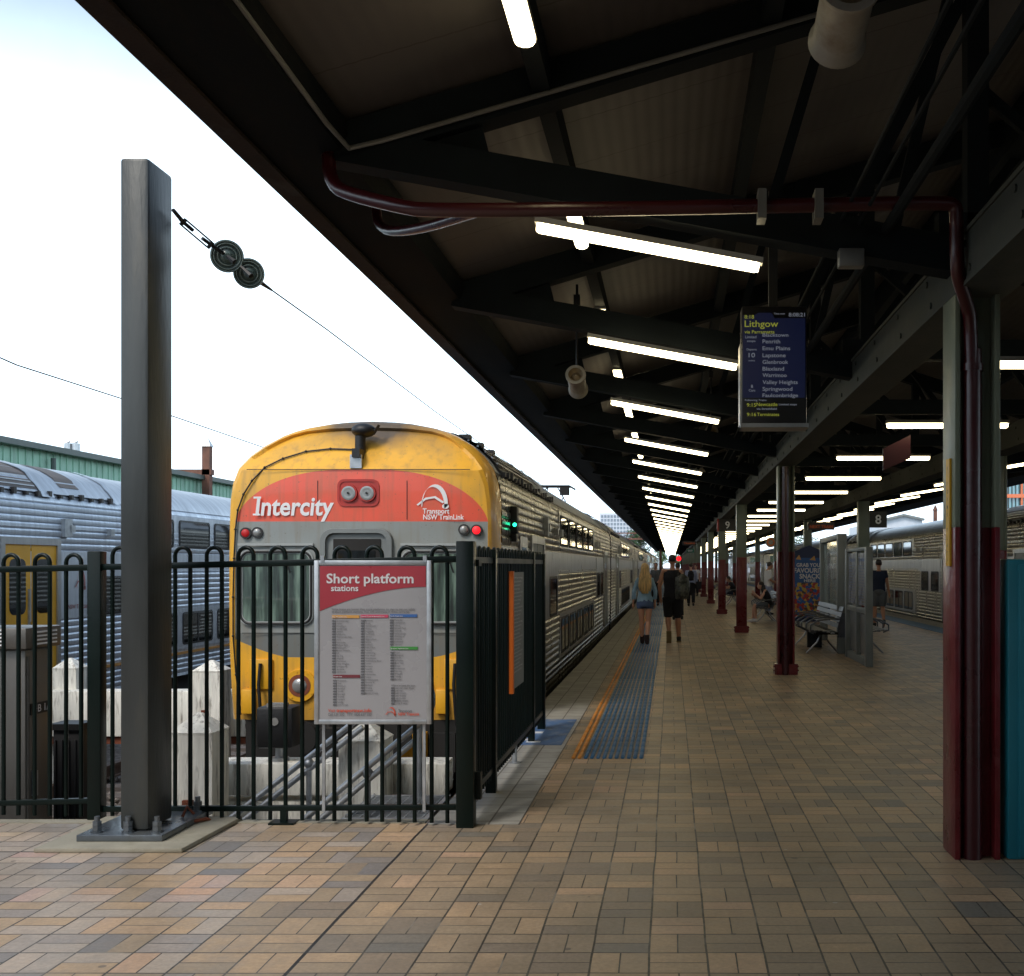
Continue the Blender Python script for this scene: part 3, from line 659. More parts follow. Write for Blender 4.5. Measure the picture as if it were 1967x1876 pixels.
b.build('pipe_collar', M['red_pipe'], pt)
tag(MB().box(.93, 1.07, 6.28, 6.36, ZE + 1.66, ZE + 1.76).build('junction_box', M['conduit'], bevel=.006), 'small pale junction box on the first truss beside the red pipe', 'junction box')
o = tag(MB().cyl((1.56, 5.5, 4.62), (1.56, 5.5, 4.72), .05, n=12).tube([(1.55, 5.5, 4.64), (1.47, 5.5, 4.58), (1.42, 5.5, 4.5), (1.40, 5.5, 4.38)], .012, 6).build('ceiling_sensor', M['bar_orange']), 'small yellowish fitting with dangling cable high beside the nearest column', 'fitting')

# unseen building behind the viewer, added and sized to cut light from behind
t = thing('light_blocking_building', 'unseen concourse building behind the camera, added to cut light from behind', 'building', (0, -10, 0))
b = MB(); b.box(-30, 34, -14, -9.2, 0, 4.6); b.build('wall', M['dark_concrete'], t)
b = MB(); b.box(-2.3, 34, -9.2, -4.5, 5.2, 5.4); b.build('shading_awning', M['dark_steel'], t)
b = MB()
for k in range(14): b.box(-28 + k * 4.4, -24.6 + k * 4.4, -9.22, -9.19, .3, 3.9)
b.build('glazing', M['win'], t)
# ------------------------------------------------------------------ columns
def column(x, y, pipe, label, grp):
    t = thing('canopy_column', label, 'column', (x, y, 0), grp)
    def hsec(z0, z1, g=0):
        b = MB()
        b.box(x - .125 - g, x - .095 + g, y - .14 - g, y + .14 + g, z0, z1); b.box(x + .095 - g, x + .125 + g, y - .14 - g, y + .14 + g, z0, z1)
        b.box(x - .095 + g, x + .095 - g, y - .055 - g, y + .055 + g, z0, z1)
        if not pipe: b.box(x - .095 + g, x + .095 - g, y - .13 - g, y - .115 + g, z0, z1)
        return b
    hsec(0, 1.835).build('lower_shaft', M['maroon'], t, bevel=.004)
    hsec(1.835, 3.12).build('upper_shaft', M['sage'], t, bevel=.004)
    b = MB(); b.box(x - .15, x + .15, y - .165, y - .142, .0, .16); b.box(x - .15, x + .15, y + .142, y + .165, .0, .16); b.box(x - .17, x - .128, y - .14, y + .14, 0, .16); b.box(x + .128, x + .17, y - .14, y + .14, 0, .16)
    for sx in (-1, 1):
        for z in (.06, .12): b.cyl((x + sx * .17, y - .08, z), (x + sx * .19, y - .08, z), .016, n=6)
    if not (y < 8): b.build('base_shoe', M['maroon'], t)
    else: b.bm.free()
    return t
cl = ['nearest maroon and green column, beside the teal cabinet', 'second maroon and green column with a red pipe on its face', 'third column, maroon below and green above, left of the benches', 'fourth column in the left row, carrying the 9 sign', 'fifth column in the left row from the camera', 'sixth column in the left row from the camera']
for i in range(16):
    y = (6.4 if i == 0 else 6.36 + 10.71 * i)
    c = column(1.69 if i == 0 else 1.72, y, i < 2, cl[i] if i < len(cl) else 'one of the distant maroon and green columns in the left row', 'columns in the left row')
    if i == 1:
        b = MB(); b.cyl((1.70, y - .17, 0), (1.70, y - .17, 3.1), .05, n=12); b.build('drain_pipe', M['red_pipe'], c, smooth=60)
    if i == 0:
        b = MB(); b.prism([(1.563, 6.33, 1.62), (1.563, 6.41, 1.62), (1.563, 6.41, 2.22), (1.563, 6.33, 2.22)], (-.012, 0, 0)); lb = b.build('height_strip', M['yellow_tape'], c)
        b = MB()
        for j, ch in enumerate('9 FORMS PLATF'[::-1]):
            if ch != ' ': b.text(ch, .03, facing(1.5495, 6.38, 1.64 + j * .043, -math.pi / 2), 'L', bold=.01)
        b.build('strip_letters', M['black'], lb, smooth=-1)
cl2 = ['right row column standing behind the nearest column', 'right row column beside the 8 sign, behind the poster frames', 'right row column above the vending machine']
for i in range(14):
    column(4.45, 15.6 + 10.71 * i, False, cl2[i] if i < 3 else 'one of the distant maroon and green columns in the right row', 'columns in the right row')

# ------------------------------------------------------------------ tube lights
def tube_light(p0, p1, label, grp, rich=True, wd=.07):
    if not rich: wd = .05
    p0, p1 = Vector(p0), Vector(p1); c = (p0 + p1) / 2
    t = thing('tube_light', label, 'tube light', c, grp)
    d = (p1 - p0).normalized(); side = d.cross(Vector((0, 0, 1))).normalized(); up = side.cross(d)
    m = Matrix((side, d, up)).transposed().to_4x4(); m.translation = c
    L = (p1 - p0).length
    def ring(yy, s):
        zs = s if rich else s * .75
        return [m @ Vector((x * s, yy, z * zs)) for x, z in ((-wd / 2, .014), (-wd / 2, -.01), (-wd * .38, -.028), (-wd * .15, -.036), (wd * .15, -.036), (wd * .38, -.028), (wd / 2, -.01), (wd / 2, .014))]
    b = MB(); b.loft([ring(-L / 2, .8), ring(-L / 2 + .02, 1), ring(L / 2 - .02, 1), ring(L / 2, .8)]); b.build('diffuser', M['tube'], t, smooth=50)
    if rich:
        b = MB(); mm = m.copy(); mm.translation = c + up * .031; b.obox(mm, wd * 1.05, L + .03, .033); b.build('housing', M['fixture'], t)
    return t
def lab(k, what, far): return f'{ORD[k]} {what}' if k < 12 else far
nA = 0
for k in range(0, 46):
    y = 6.55 + BAY * k - (.1, .45, .35)[k] * 1.0 if k < 3 else 6.55 + BAY * k
    if y > 172: break
    tube_light((-.76 if k == 0 else -.70, y, ZE + 1.93), (.5 if k == 0 else .56, y, ZE + 1.70), lab(k, 'crosswise tube light from the camera over the walking lane', 'one of the distant crosswise tube lights over the left lane'), 'crosswise tube lights on the left', k < 12)
    yb = 8.25 + BAY * k
    if k < 42: tube_light((2.25, yb, ZE + 1.47), (3.5, yb, ZE + 1.47), lab(k, 'level tube light from the camera between the two column rows', 'one of the distant level tube lights between the column rows'), 'level tube lights between the columns', k < 12)
    if k < 42 and k >= 1: tube_light((5.66, y, ZE + 1.74), (6.9, y, ZE + 1.95), lab(k - 1, 'crosswise tube light from the camera over the right platform edge', 'one of the distant crosswise tube lights on the right'), 'crosswise tube lights on the right', k < 10)
    yl = 4.4 + BAY * k
    if k < 14: tube_light((-.72, yl, topz(-.72) - .12), (-.72, yl + 1.22, topz(-.72) - .12), lab(k, 'lengthwise tube light from the camera on the left purlin', 'one of the distant lengthwise tube lights on the left purlin'), 'lengthwise tube lights', k < 8, .105)

# ------------------------------------------------------------------ horn speakers
def speaker(x, y, z, tilt, label, top, r=.095, L=.34):
    t = thing('loudspeaker', label, 'loudspeaker', (x, y, z), 'cylindrical loudspeakers')
    m = Matrix.Translation((x, y, z)) @ Matrix.Rotation(-tilt, 4, 'X')
    def ring(yy, rr): return [m @ Vector((rr * math.cos(a), yy, rr * math.sin(a))) for a in (2 * math.pi * j / 28 for j in range(28))]
    b = MB(); h = L / 2
    b.loft([ring(-h, r * .8), ring(-h, r * 1.12), ring(-h + .02, r * 1.12), ring(-h + .03, r * .98), ring(0, r * .98), ring(h - .03, r * .98), ring(h - .02, r * 1.12), ring(h, r * 1.12), ring(h, r * .8)], caps=False); b.build('shell', M['speaker'], t, smooth=60)
    b = MB(); b.loft([ring(-h, r * .8), ring(-h + .02, r * .74), ring(-h + .05, r * .5), ring(-h + .03, r * .25), ring(-h + .02, .005)], caps=False); b.build('cone', M['speaker_in'], t, smooth=60)
    b = MB(); b.loft([ring(h, r * .8), ring(h - .02, r * .74), ring(h - .05, r * .5), ring(h - .03, .005)], caps=False); b.build('cone', M['speaker_in'], t, smooth=60)
    b = MB(); b.cyl((x, y, z + r * .9), (x, y, top), .012, n=8); b.box(x - .03, x + .03, y - .03, y + .03, top - .2, top - .1); b.build('rod', M['black'], t)
speaker(.64, 4.22, ZE + 2.05, R(10), 'large stained white loudspeaker hanging closest to the camera at the top of the frame', 4.9, .1)
speaker(-.89, 10.75, ZE + 1.74, R(16), 'white loudspeaker hanging on a long black rod above the train roof', topz(-.89), .085)
speaker(.62, 17.6, ZE + 2.03, R(12), 'small loudspeaker hanging right of the fifth crosswise tube', topz(.62))
speaker(.72, 27.3, ZE + 2.2, R(12), 'distant loudspeaker hanging above the receding tube lights', topz(.72))
speaker(5.9, 24.5, ZE + 1.9, R(12), 'loudspeaker hanging near the right platform tube lights', topz(5.9))

# ------------------------------------------------------------------ departure screen
sx, sy = .70, 7.72
t = thing('departure_screen', 'hanging portrait departure screen listing stops for the Lithgow train', 'departure screen', (sx, sy, 3.0))
Xl, Xr, Zb, Zt = sx - .218, sx + .222, 2.56, 3.385
b = MB(); b.box(Xl, Xr, sy, sy + .2, Zb + .03, Zt); b.build('housing', M['screen_body'], t, bevel=.006)
b = MB(); b.box(Xl - .012, Xl - .001, sy + .02, sy + .21, Zb, Zt - .25); b.box(Xl - .012, Xr + .012, sy - .03, sy + .21, Zb - .0, Zb + .028)
b.build('metal_frame', M['frame_metal'], t)
b = MB(); b.box(sx - .03, sx + .03, sy + .06, sy + .12, Zt, 4.2); b.build('bracket', M['black'], t)
def sX(px): return sx + (px - 1489) / 2182 * sy + .0
def sZ(py): return ZE + (1088 - py) / 2182 * sy * 1.004
# convert crop coordinates (1740..1940 x 710..1030 shown at 5.86x) to display pixels
cpx = lambda a: (1740 + a / 5.86) * .8081
cpy = lambda a: (710 + a / 5.86) * .8081
b = MB(); b.face([(sX(cpx(165)), sy - .002, sZ(cpy(1395))), (sX(cpx(1035)), sy - .002, sZ(cpy(1395))), (sX(cpx(1035)), sy - .002, sZ(cpy(290))), (sX(cpx(600)), sy - .002, sZ(cpy(290))), (sX(cpx(590)), sy - .002, sZ(cpy(250))), (sX(cpx(560)), sy - .002, sZ(cpy(215))), (sX(cpx(380)), sy - .002, sZ(cpy(215))), (sX(cpx(330)), sy - .002, sZ(cpy(250))), (sX(cpx(165)), sy - .002, sZ(cpy(250)))])
scb = b.build('blue_display', M['screen_blue'], t, smooth=0)
def stxt(b, s, x, y, cap, wd, bold=.012): b.text(s, cap / 5.86 * .8081 / 2182 * sy / .70, fr(sX(cpx(x)), sy - .005, sZ(cpy(y))), 'L', bold, width=(wd / 5.86 * .8081 / 2182 * sy))
b = MB()
for s, x, y, c_, wd in (('8:18', 188, 298, 52, 135), ('Lithgow', 190, 412, 90, 470), ('via Parramatta', 188, 503, 46, 420), ('9:15', 220, 1520, 50, 130), ('Newcastle', 356, 1510, 50, 292), ('9:16', 222, 1650, 48, 130), ('Terminates', 362, 1648, 46, 310)): stxt(b, s, x, y, c_, wd)
b.build('yellow_lines', M['screen_yellow'], t, smooth=-1)
b = MB()
for s, x, y, c_, wd in (('8:08:21', 805, 268, 52, 225), ('Time now', 598, 240, 24, 155), ('Limited', 200, 570, 38, 155), ('stops', 224, 622, 30, 118), ('Departs', 218, 738, 28, 142), ('10', 246, 834, 62, 90), ('mins', 246, 890, 24, 88), ('8', 278, 1258, 44, 30), ('Cars', 248, 1308, 34, 92),
        ('Blacktown', 440, 548, 48, 360), ('Penrith', 440, 640, 54, 246), ('Emu Plains', 440, 735, 54, 386), ('Lapstone', 440, 832, 54, 322), ('Glenbrook', 440, 925, 54, 358), ('Blaxland', 440, 1018, 54, 300), ('Warrimoo', 440, 1108, 54, 336), ('Valley Heights', 440, 1205, 54, 490), ('Springwood', 440, 1298, 54, 416), ('Faulconbridge', 440, 1385, 50, 494),
        ('Following Trains', 195, 1440, 26, 300), ('Limited stops', 668, 1500, 28, 248), ('via Strathfield', 356, 1562, 30, 282)): stxt(b, s, x, y, c_, wd)
b.build('white_lines', M['screen_text'], t, smooth=-1)

# ------------------------------------------------------------------ platform number signs etc.
def numsign(x, y, z, wd, h, s, label, red=False):
    t = thing('platform_sign', label, 'sign', (x, y, z)); b = MB(); b.box(x, x + wd, y, y + .12, z, z + h); b.build('panel', M['sign_black'], t)
    b = MB(); b.text(s, h * .78, fr(x + wd * .5, y - .004, z + h * .24), 'C', .02); b.build('numeral', M['white'], t, smooth=-1)
    if red: b = MB(); b.box(x - .06, x - .001, y - .01, y + .13, z, z + h); b.build('red_edge', M['red_housing'], t)
    return t
numsign(1.52, 36.0, ZE + 1.10, .54, .40, '9', 'black platform sign with white 9 in the left column row', True)
numsign(4.58, 26.2, ZE + .89, .40, .37, '8', 'black platform sign with white 8 beside the right column row')
t = thing('platform_sign', 'translucent dark red flag sign hanging above the level tubes', 'sign', (2.3, 12.9, 3.3))
b = MB(); b.prism([(2.24, 12.0, ZE + 1.01), (2.24, 12.0, ZE + 1.24), (2.53, 12.0, ZE + 1.385), (2.53, 12.0, ZE + 1.14)], (0, .02, 0)); b.build('flag', M['red_sign'], t)
t = thing('led_sign', 'dark sign with faint orange dots hanging over the far end of the left lane', 'sign', (.9, 60, 2.7)); b = MB(); b.box(.62, 1.32, 60, 60.15, ZE + 1.1, ZE + 1.32); b.build('panel', M['sign_black'], t)
b = MB(); b.text('TRAINS', .12, fr(.97, 59.98, ZE + 1.16), 'C', .02, width=.6); b.build('letters', M['orange_text'], t, smooth=-1)
t = thing('led_sign', 'dark sign with faint orange letters beside the right column row', 'sign', (4.9, 35.8, 2.6)); b = MB(); b.box(4.15, 4.95, 34.4, 34.5, ZE + 1.1, ZE + 1.34); b.build('panel', M['sign_black'], t)
b = MB(); b.text('NEXT TRAIN', .13, fr(4.55, 34.38, ZE + 1.15), 'C', .02, width=.7); b.build('letters', M['orange_text'], t, smooth=-1)
t = thing('exit_sign', 'small dark green exit sign under the far orange dotted sign', 'sign', (1.2, 80, 2.6)); b = MB(); b.box(1.1, 1.62, 80, 80.1, ZE + .95, ZE + 1.22); b.build('panel', pbr('exit_green', (.01, .12, .08), .4), t)
b = MB(); b.text('EXIT', .16, fr(1.36, 79.98, ZE + 1.02), 'C', .02); b.build('letters', M['ink_white'], t, smooth=-1)
t = thing('round_sign', 'round sign with an orange ring behind the second column', 'sign', (3.95, 45, 2.5)); b = MB(); b.cyl((3.95, 45, 2.56), (3.95, 45.1, 2.56), .2, n=24); b.build('disc', M['speaker'], t); b = MB(); b.cyl((3.95, 44.97, 2.56), (3.95, 45, 2.56), .15, n=24); b.build('ring', M['orange'], t)
b = MB(); b.cyl((3.95, 44.94, 2.56), (3.95, 44.97, 2.56), .1, n=24); b.build('centre', M['speaker'], t)
t = thing('signal_lamp', 'red signal glowing at the far end beside the head of the man in black', 'signal', (.75, 100, 2)); b = MB(); b.ell((.68, 100, 2.28), (.22, .1, .22)); b.build('lens', M['red_lit'], t); b = MB(); b.cyl((.9, 100.2, 0), (.9, 100.2, 2.6), .06); b.build('post', M['black'], t)

# ================================================================== FENCES
def fence_bars(b, p0, p1, n, zb, zt, slope=0.0, r=.0135, hoop=True, pitch=.2):
    """n hooped pairs between p0 and p1"""
    p0, p1 = Vector(p0), Vector(p1); d = (p1 - p0); L = d.length; d.normalize()
    for i in range(n):
        c = (i + .5) * L / n; hw = L / n * .24
        zz = zt + slope * c
        a0 = p0 + d * (c - hw); a1 = p0 + d * (c + hw)
        pts = [(a0.x, a0.y, zb - .0)] + [(a0.x, a0.y, zz - hw)]
        for k in range(1, 8):
            an = math.pi * k / 8; q = p0 + d * (c - hw * math.cos(an)); pts.append((q.x, q.y, zz - hw + hw * math.sin(an)))
        pts += [(a1.x, a1.y, zz - hw), (a1.x, a1.y, zb)]
        b.tube(pts, r, 8)
FZ = lambda X: 1.69 + .022 * (X + 1.28)       # fence rail follows the slight fall of the ground
fy = lambda X: 7.07 - .08 * (X + 1.28)
FF = thing('hooped_fence', 'dark green hooped top steel fence facing the camera across the track ends', 'fence', (-1.28, 7.07, 0))
for xa, xb, n in ((-5.4, -3.72, 8), (-3.62, -1.34, 11)):
    b = MB(); fence_bars(b, (xa, fy(xa), 0), (xb, fy(xb), 0), n, .02, FZ((xa + xb) / 2) + .075, .0); b.build('hooped_bars', M['fence'], FF, smooth=60)
    b = MB(); b.beam((xa - .02, fy(xa), FZ(xa) - .025), (xb + .02, fy(xb), FZ(xb) - .025), .04, .04); b.build('rail', M['fence'], FF, bevel=.004)
    b = MB(); b.beam((xa - .02, fy(xa), .095 + .01 * (xa + 1)), (xb + .02, fy(xb), .12), .035, .035); b.build('rail', M['fence'], FF, bevel=.004)
for xp, wd, top in ((-3.67, .085, 1.715), (-1.275, .108, 1.775)):
    b = MB(); b.box(xp - wd / 2, xp + wd / 2, fy(xp) - wd / 2, fy(xp) + wd / 2, 0, top); b.build('post', M['fence'], FF, bevel=.005)
b = MB(); b.box(-2.46, -2.42, 7.145, 7.185, .0, .11); b.box(-2.52, -2.36, 7.1, 7.22, 0, .012); b.build('foot', M['fence'], FF)
SF = thing('hooped_fence', 'dark green hooped fence running away along the platform edge, seen end on', 'fence', (-1.285, 8, 0))
for ya, yb, n in ((7.14, 8.08, 5), (8.16, 10.43, 12), (10.5, 11.24, 4)):
    b = MB(); fence_bars(b, (-1.285, ya, 0), (-1.285, yb, 0), n, .1, 1.745); b.build('hooped_bars', M['fence'], SF, smooth=60)
    for zr_ in (1.66, .17): MB().beam((-1.285, ya - .03, zr_), (-1.285, yb + .03, zr_), .04, .04).build('rail', M['fence'], SF)
for yp, wd, z0 in ((8.12, .075, 0), (10.46, .06, 0), (11.27, .075, 0)):
    b = MB(); b.box(-1.285 - wd / 2, -1.285 + wd / 2, yp - wd / 2, yp + wd / 2, z0, 1.74); b.build('post', M['fence'], SF, bevel=.004)
b = MB(); b.cyl((-1.285, 9.33, 0), (-1.285, 9.33, .15), .02); b.cyl((-1.285, 9.33, 0), (-1.285, 9.33, .012), .05, n=14); b.build('foot', M['galv'], SF)
b = MB(); b.box(-1.235, -1.19, 7.1, 7.16, .16, .33); b.box(-1.235, -1.2, 7.1, 7.2, 1.62, 1.66); b.build('hinge', M['fence'], SF)

# ---- 'Short platform stations' poster
px0, px1, pz0, pz1 = -2.20, -1.478, .645, 1.655; py = 7.0
t = thing('information_poster', 'framed poster headed Short platform stations hung on the green fence', 'poster', (-1.84, py, 1.1))
b = MB()
b.box(px0, px0 + .028, py, py + .03, pz0, pz1); b.box(px1 - .028, px1, py, py + .03, pz0, pz1); b.box(px0 + .028, px1 - .028, py, py + .03, pz0, pz0 + .028); b.box(px0 + .028, px1 - .028, py, py + .03, pz1 - .028, pz1)
b.build('frame', M['galv'], t, bevel=.002)
b = MB(); b.box(px0 + .028, px1 - .028, py + .008, py + .028, pz0 + .028, pz1 - .028); pan = b.build('sheet', M['poster'], t)
b = MB()
b.bm.free()
for x in (px0 + .04, px1 - .06): MB().box(x, x + .018, py + .03, py + .045, .1, pz0 + .05).build('mounting_strap', M['galv'], t)
b = MB()
b.bm.free()
for x in (px0 + .04, px1 - .05): MB().box(x, x + .022, py - .004, py + .02, pz1 - .01, pz1 + .03).build('clip', M['galv'], t)
# poster coordinate helpers: crop 740..1040 x 1320..1740 shown at 4.467x
sxp = lambda a: ((740 + a / 4.467) * .8081 - 1289) / 2182 * py
szp = lambda a: ZE + (1088 - (1320 + a / 4.467) * .8081) / 2182 * py
yy = py + .005
left_ = px0 + .034; right_ = px1 - .034
b = MB(); arc = [(left_, yy, pz1 - .034), (left_, yy, szp(595))]
for k in range(1, 17):
    f = k / 16; arc.append((left_ + (right_ - left_) * f, yy, szp(595) + (szp(338) - szp(595)) * math.sin(f * math.pi / 2) ** .92))
arc.append((right_, yy, pz1 - .034)); b.face(arc[::-1]); b.build('red_header', M['poster_red'], t, smooth=0)
def ptxt(b, s, x, y, cap, wd=None, bold=0.0, al='L'): b.text(s, cap / 4.467 * .8081 / 2182 * py / .70, fr(sxp(x), yy - .003, szp(y)), al, bold, width=(wd / 4.467 * .8081 / 2182 * py if wd else None))
b = MB(); ptxt(b, 'Short platform', 160, 298, 100, 925, .02); ptxt(b, 'stations', 208, 382, 62, 290, .02); b.build('title', M['ink_white'], t, smooth=-1)
b = MB(); ptxt(b, 'Some trains are longer than some platforms, so plan to get out safely', 215, 585, 22, 885, .018); ptxt(b, 'at short platform stations. Stay safe and travel in these carriages.', 215, 612, 22, 830, .018)
cols = [(['Faulconbridge', 'Linden', 'Woodford', 'Hazelbrook', 'Lawson', 'Bullaburra', 'Wentworth Falls', 'Leura', 'Katoomba', 'Medlow Bath', 'Blackheath', 'Mount Victoria', 'Bell', 'Zig Zag', 'Lithgow', 'Warrimoo', 'Valley Heights', 'Springwood', 'Lapstone', 'Glenbrook'], 218, 700), (['Newcastle', 'Civic', 'Wickham', 'Hamilton', 'Cardiff', 'Booragul', 'Teralba', 'Fassifern', 'Awaba', 'Dora Creek'], 228, 1335),
        (['Morisset', 'Wyee', 'Warnervale', 'Wyong', 'Tuggerah', 'Ourimbah', 'Lisarow', 'Niagara Park', 'Narara', 'Gosford', 'Point Clare', 'Tascott', 'Koolewong', 'Woy Woy', 'Wondabyne', 'Hawkesbury River', 'Cowan', 'Berowra', 'Asquith', 'Hornsby', 'Adamstown', 'Kotara', 'Broadmeadow', 'Victoria St', 'Maitland', 'Dungog', 'Paterson', 'Martins Creek'], 524, 697),
        (['Waterfall', 'Helensburgh', 'Otford', 'Stanwell Park', 'Coalcliff', 'Scarborough', 'Wombarra', 'Coledale', 'Austinmer', 'Thirroul'], 832, 692), (['Picton', 'Mittagong', 'Bowral', 'Burradoo', 'Moss Vale', 'Exeter', 'Bundanoon', 'Penrose', 'Wingello', 'Tallong', 'Marulan'], 838, 1035)]
for names, x, y0_ in cols:
    for i, s in enumerate(names): ptxt(b, s, x + 42, y0_ + 6 + i * 28.6, 17, None, .008)
for i, s in enumerate(['Last car, rear door', 'Last car', 'Last 2 cars', 'Last 4 cars', 'Last 6 cars', 'Middle doors', 'Front 2 cars']): ptxt(b, s, 884, 1421 + i * 27, 19, None, .012)
ptxt(b, 'Where to leave the train', 845, 1394, 19, 255, .015); ptxt(b, 'Call 131 500   TTY 1800 637 500', 176, 1708, 30, 460, .01); ptxt(b, 'Transport', 922, 1672, 34, 146, .012)
b.build('small_print', M['ink_pale'], t, smooth=-1)
b = MB()
for names, x, y0_ in cols:
    for i in range(len(names)): b.box(sxp(x), sxp(x + 36), yy - .002, yy, szp(y0_ + 8 + i * 28.6), szp(y0_ - 8 + i * 28.6))
for i in range(7): b.box(sxp(845), sxp(878), yy - .002, yy, szp(1424 + i * 27), szp(1405 + i * 27))
b.build('number_boxes', M['ink'], t, smooth=0)
for nm, mt, x0, x1, y0_ in (('Blue Mountains Line', 'bar_orange', 218, 508, 655), ('Central Coast & Newcastle Line', 'bar_pink', 522, 815, 650), ('South Coast Line', 'bar_blue', 832, 1122, 645), ('Southern Highlands Line', 'bar_green', 836, 1128, 990), ('Hunter Line', 'bar_maroon', 228, 515, 1288)):
    b = MB(); b.box(sxp(x0), sxp(x1), yy - .002, yy, szp(y0_ + 16), szp(y0_ - 16)); bo = b.build('heading_bar', M[mt], t, smooth=0)
    b = MB(); b.text(nm, .011, fr(sxp(x0 + 6), yy - .004, szp(y0_ + 9)), 'L', .01); b.build('heading_text', M['ink_white'], bo, smooth=-1)
b = MB(); ptxt(b, 'Visit', 176, 1668, 36, 78, 0); ptxt(b, 'transportnsw.info', 264, 1668, 36, 374, .025); ptxt(b, 'NSW TrainLink', 922, 1704, 30, 226, .025); b.build('red_text', M['ink_red'], t, smooth=-1)
def arch_logo(b, tf, sc):
    """the A-shaped arch emblem: tapered arch with a round foot and a crossing tail"""
    out, inn = [], []
    for k in range(15):
        f = k / 14; a = math.pi * (1 - f)
        x = .5 + .42 * math.cos(a); z = 1.0 * math.sin(a) ** .9
        wd_ = .035 + .13 * f
        out.append((x + wd_ * .4, z + wd_ * .5)); inn.append((x - wd_ * .35, z - wd_ * .7))
    pts = out + inn[::-1]
    vsx = [tf(x * sc, z * sc) for x, z in pts]; n = len(out)
    vv = [b.bm.verts.new(v) for v in vsx]
    for k in range(n - 1): b.bm.faces.new((vv[k], vv[k + 1], vv[len(pts) - 2 - k], vv[len(pts) - 1 - k])).material_index = b.mi
    # crossing swoosh
    o2 = [(-.1, .1), (.2, .42), (.55, .50), (.86, .22), (.80, .16), (.52, .40), (.22, .33), (-.05, .05)]
    vv = [b.bm.verts.new(tf(x * sc, z * sc)) for x, z in o2]
    for k in range(3): b.bm.faces.new((vv[k], vv[k + 1], vv[6 - k], vv[7 - k])).material_index = b.mi
    cc = [tf((.9 + .12 * math.cos(a)) * sc, (.02 + .12 * math.sin(a)) * sc) for a in (2 * math.pi * j / 14 for j in range(14))]
    b.bm.faces.new([b.bm.verts.new(v) for v in cc]).material_index = b.mi
b = MB(); lx, lz = sxp(795), szp(1700); arch_logo(b, lambda x, z: (lx + x * 1.25, yy - .003, lz + z), .047); b.build('emblem', M['ink_red'], t, smooth=-1)

t = thing('information_poster', 'orange edged panel on the side fence, seen almost edge on', 'poster', (-1.25, 9.2, 1.1))
b = MB(); b.box(-1.262, -1.245, 8.93, 9.6, .645, 1.57); b.build('panel', M['grey_panel'], t); b = MB(); b.box(-1.268, -1.232, 8.88, 8.925, .62, 1.58); b.build('orange_edge', M['orange'], t)
b = MB(); ms = Matrix.Translation((-1.243, 9.0, 1.4)) @ Matrix.Rotation(math.pi / 2, 4, 'Z') @ XY
for i in range(26): b.text('Beyond this point authorised staff only' if i % 3 else 'Warning', .02, Matrix.Translation((0, 0, -.03 * i + .12)) @ ms, 'L', .01, width=.5 - (i % 4) * .06)
b.build('lettering', M['ink_white'], t, smooth=-1)

# ================================================================== POLE WITH INSULATORS
t = thing('steel_pole', 'tall dark grey square steel pole bolted to a plate beside the fence', 'pole', (-3.14, 6.82, 0))
b = MB(); b.box(-3.232, -3.062, 6.655, 6.985, .07, 4.015); b.build('shaft', M['pole'], t, bevel=.022)
b = MB(); b.box(-2.94 - .495, -2.94, 6.56, 7.29, .03, .066); b.build('base_plate', M['plate'], t, bevel=.003)
b = MB(); b.prism([(-3.60, 6.41, 0), (-2.76, 6.41, 0), (-2.73, 7.24, 0), (-3.6, 7.24, 0)], (0, 0, .028)); b.build('plinth', M['concrete'], t, bevel=.008)
for x, y in ((-3.35, 6.63), (-3.17, 6.63), (-3.0, 6.63), (-3.0, 7.2), (-3.37, 7.2)):
    b = MB(); b.cyl((x, y, .066), (x, y, .075), .034, n=16)
    for z0, z1, r in ((.076, .102, .027), (.104, .13, .027)): b.cyl((x, y, z0), (x, y, z1), r, n=6)
    b.cyl((x, y, .13), (x, y, .16), .016, n=10); b.build('bolt', M['plate'], t)
tw = thing('overhead_wire', 'tension wire with two round ribbed insulators fixed to the steel pole', 'overhead wire', (-3.0, 6.9, 3.7))
def wp(px, py_, z): return Vector(((px - 1289) / 2182 * z, z, ZE + (1088 - py_) / 2182 * z * 1.004))
A_ = wp(333, 407, 6.9); B_ = wp(352, 430, 7.05); C_ = wp(404, 474, 7.25); I1 = wp(436, 495, 7.4); I2 = wp(478, 528, 7.55); D_ = wp(522, 560, 7.9)
b = MB(); b.tube([A_, B_], [.012, .014], 8); b.tube([B_, B_.lerp(C_, .35)], .012, 8); b.tube([B_.lerp(C_, .7), I1], .012, 8)
dn = (C_ - B_).normalized(); up = Vector((0, 0, 1)); nn = dn.cross(Vector((0, 1, 0))).normalized()
for s in (-1, 1): b.tube([B_ + nn * .022 * s, C_ + nn * .022 * s], .0055, 6)
b.tube([B_ + nn * .026, B_ - nn * .026], .012, 6); b.tube([C_ + nn * .026, C_ - nn * .026], .012, 6)
b.build('turnbuckle', M['black'], tw)
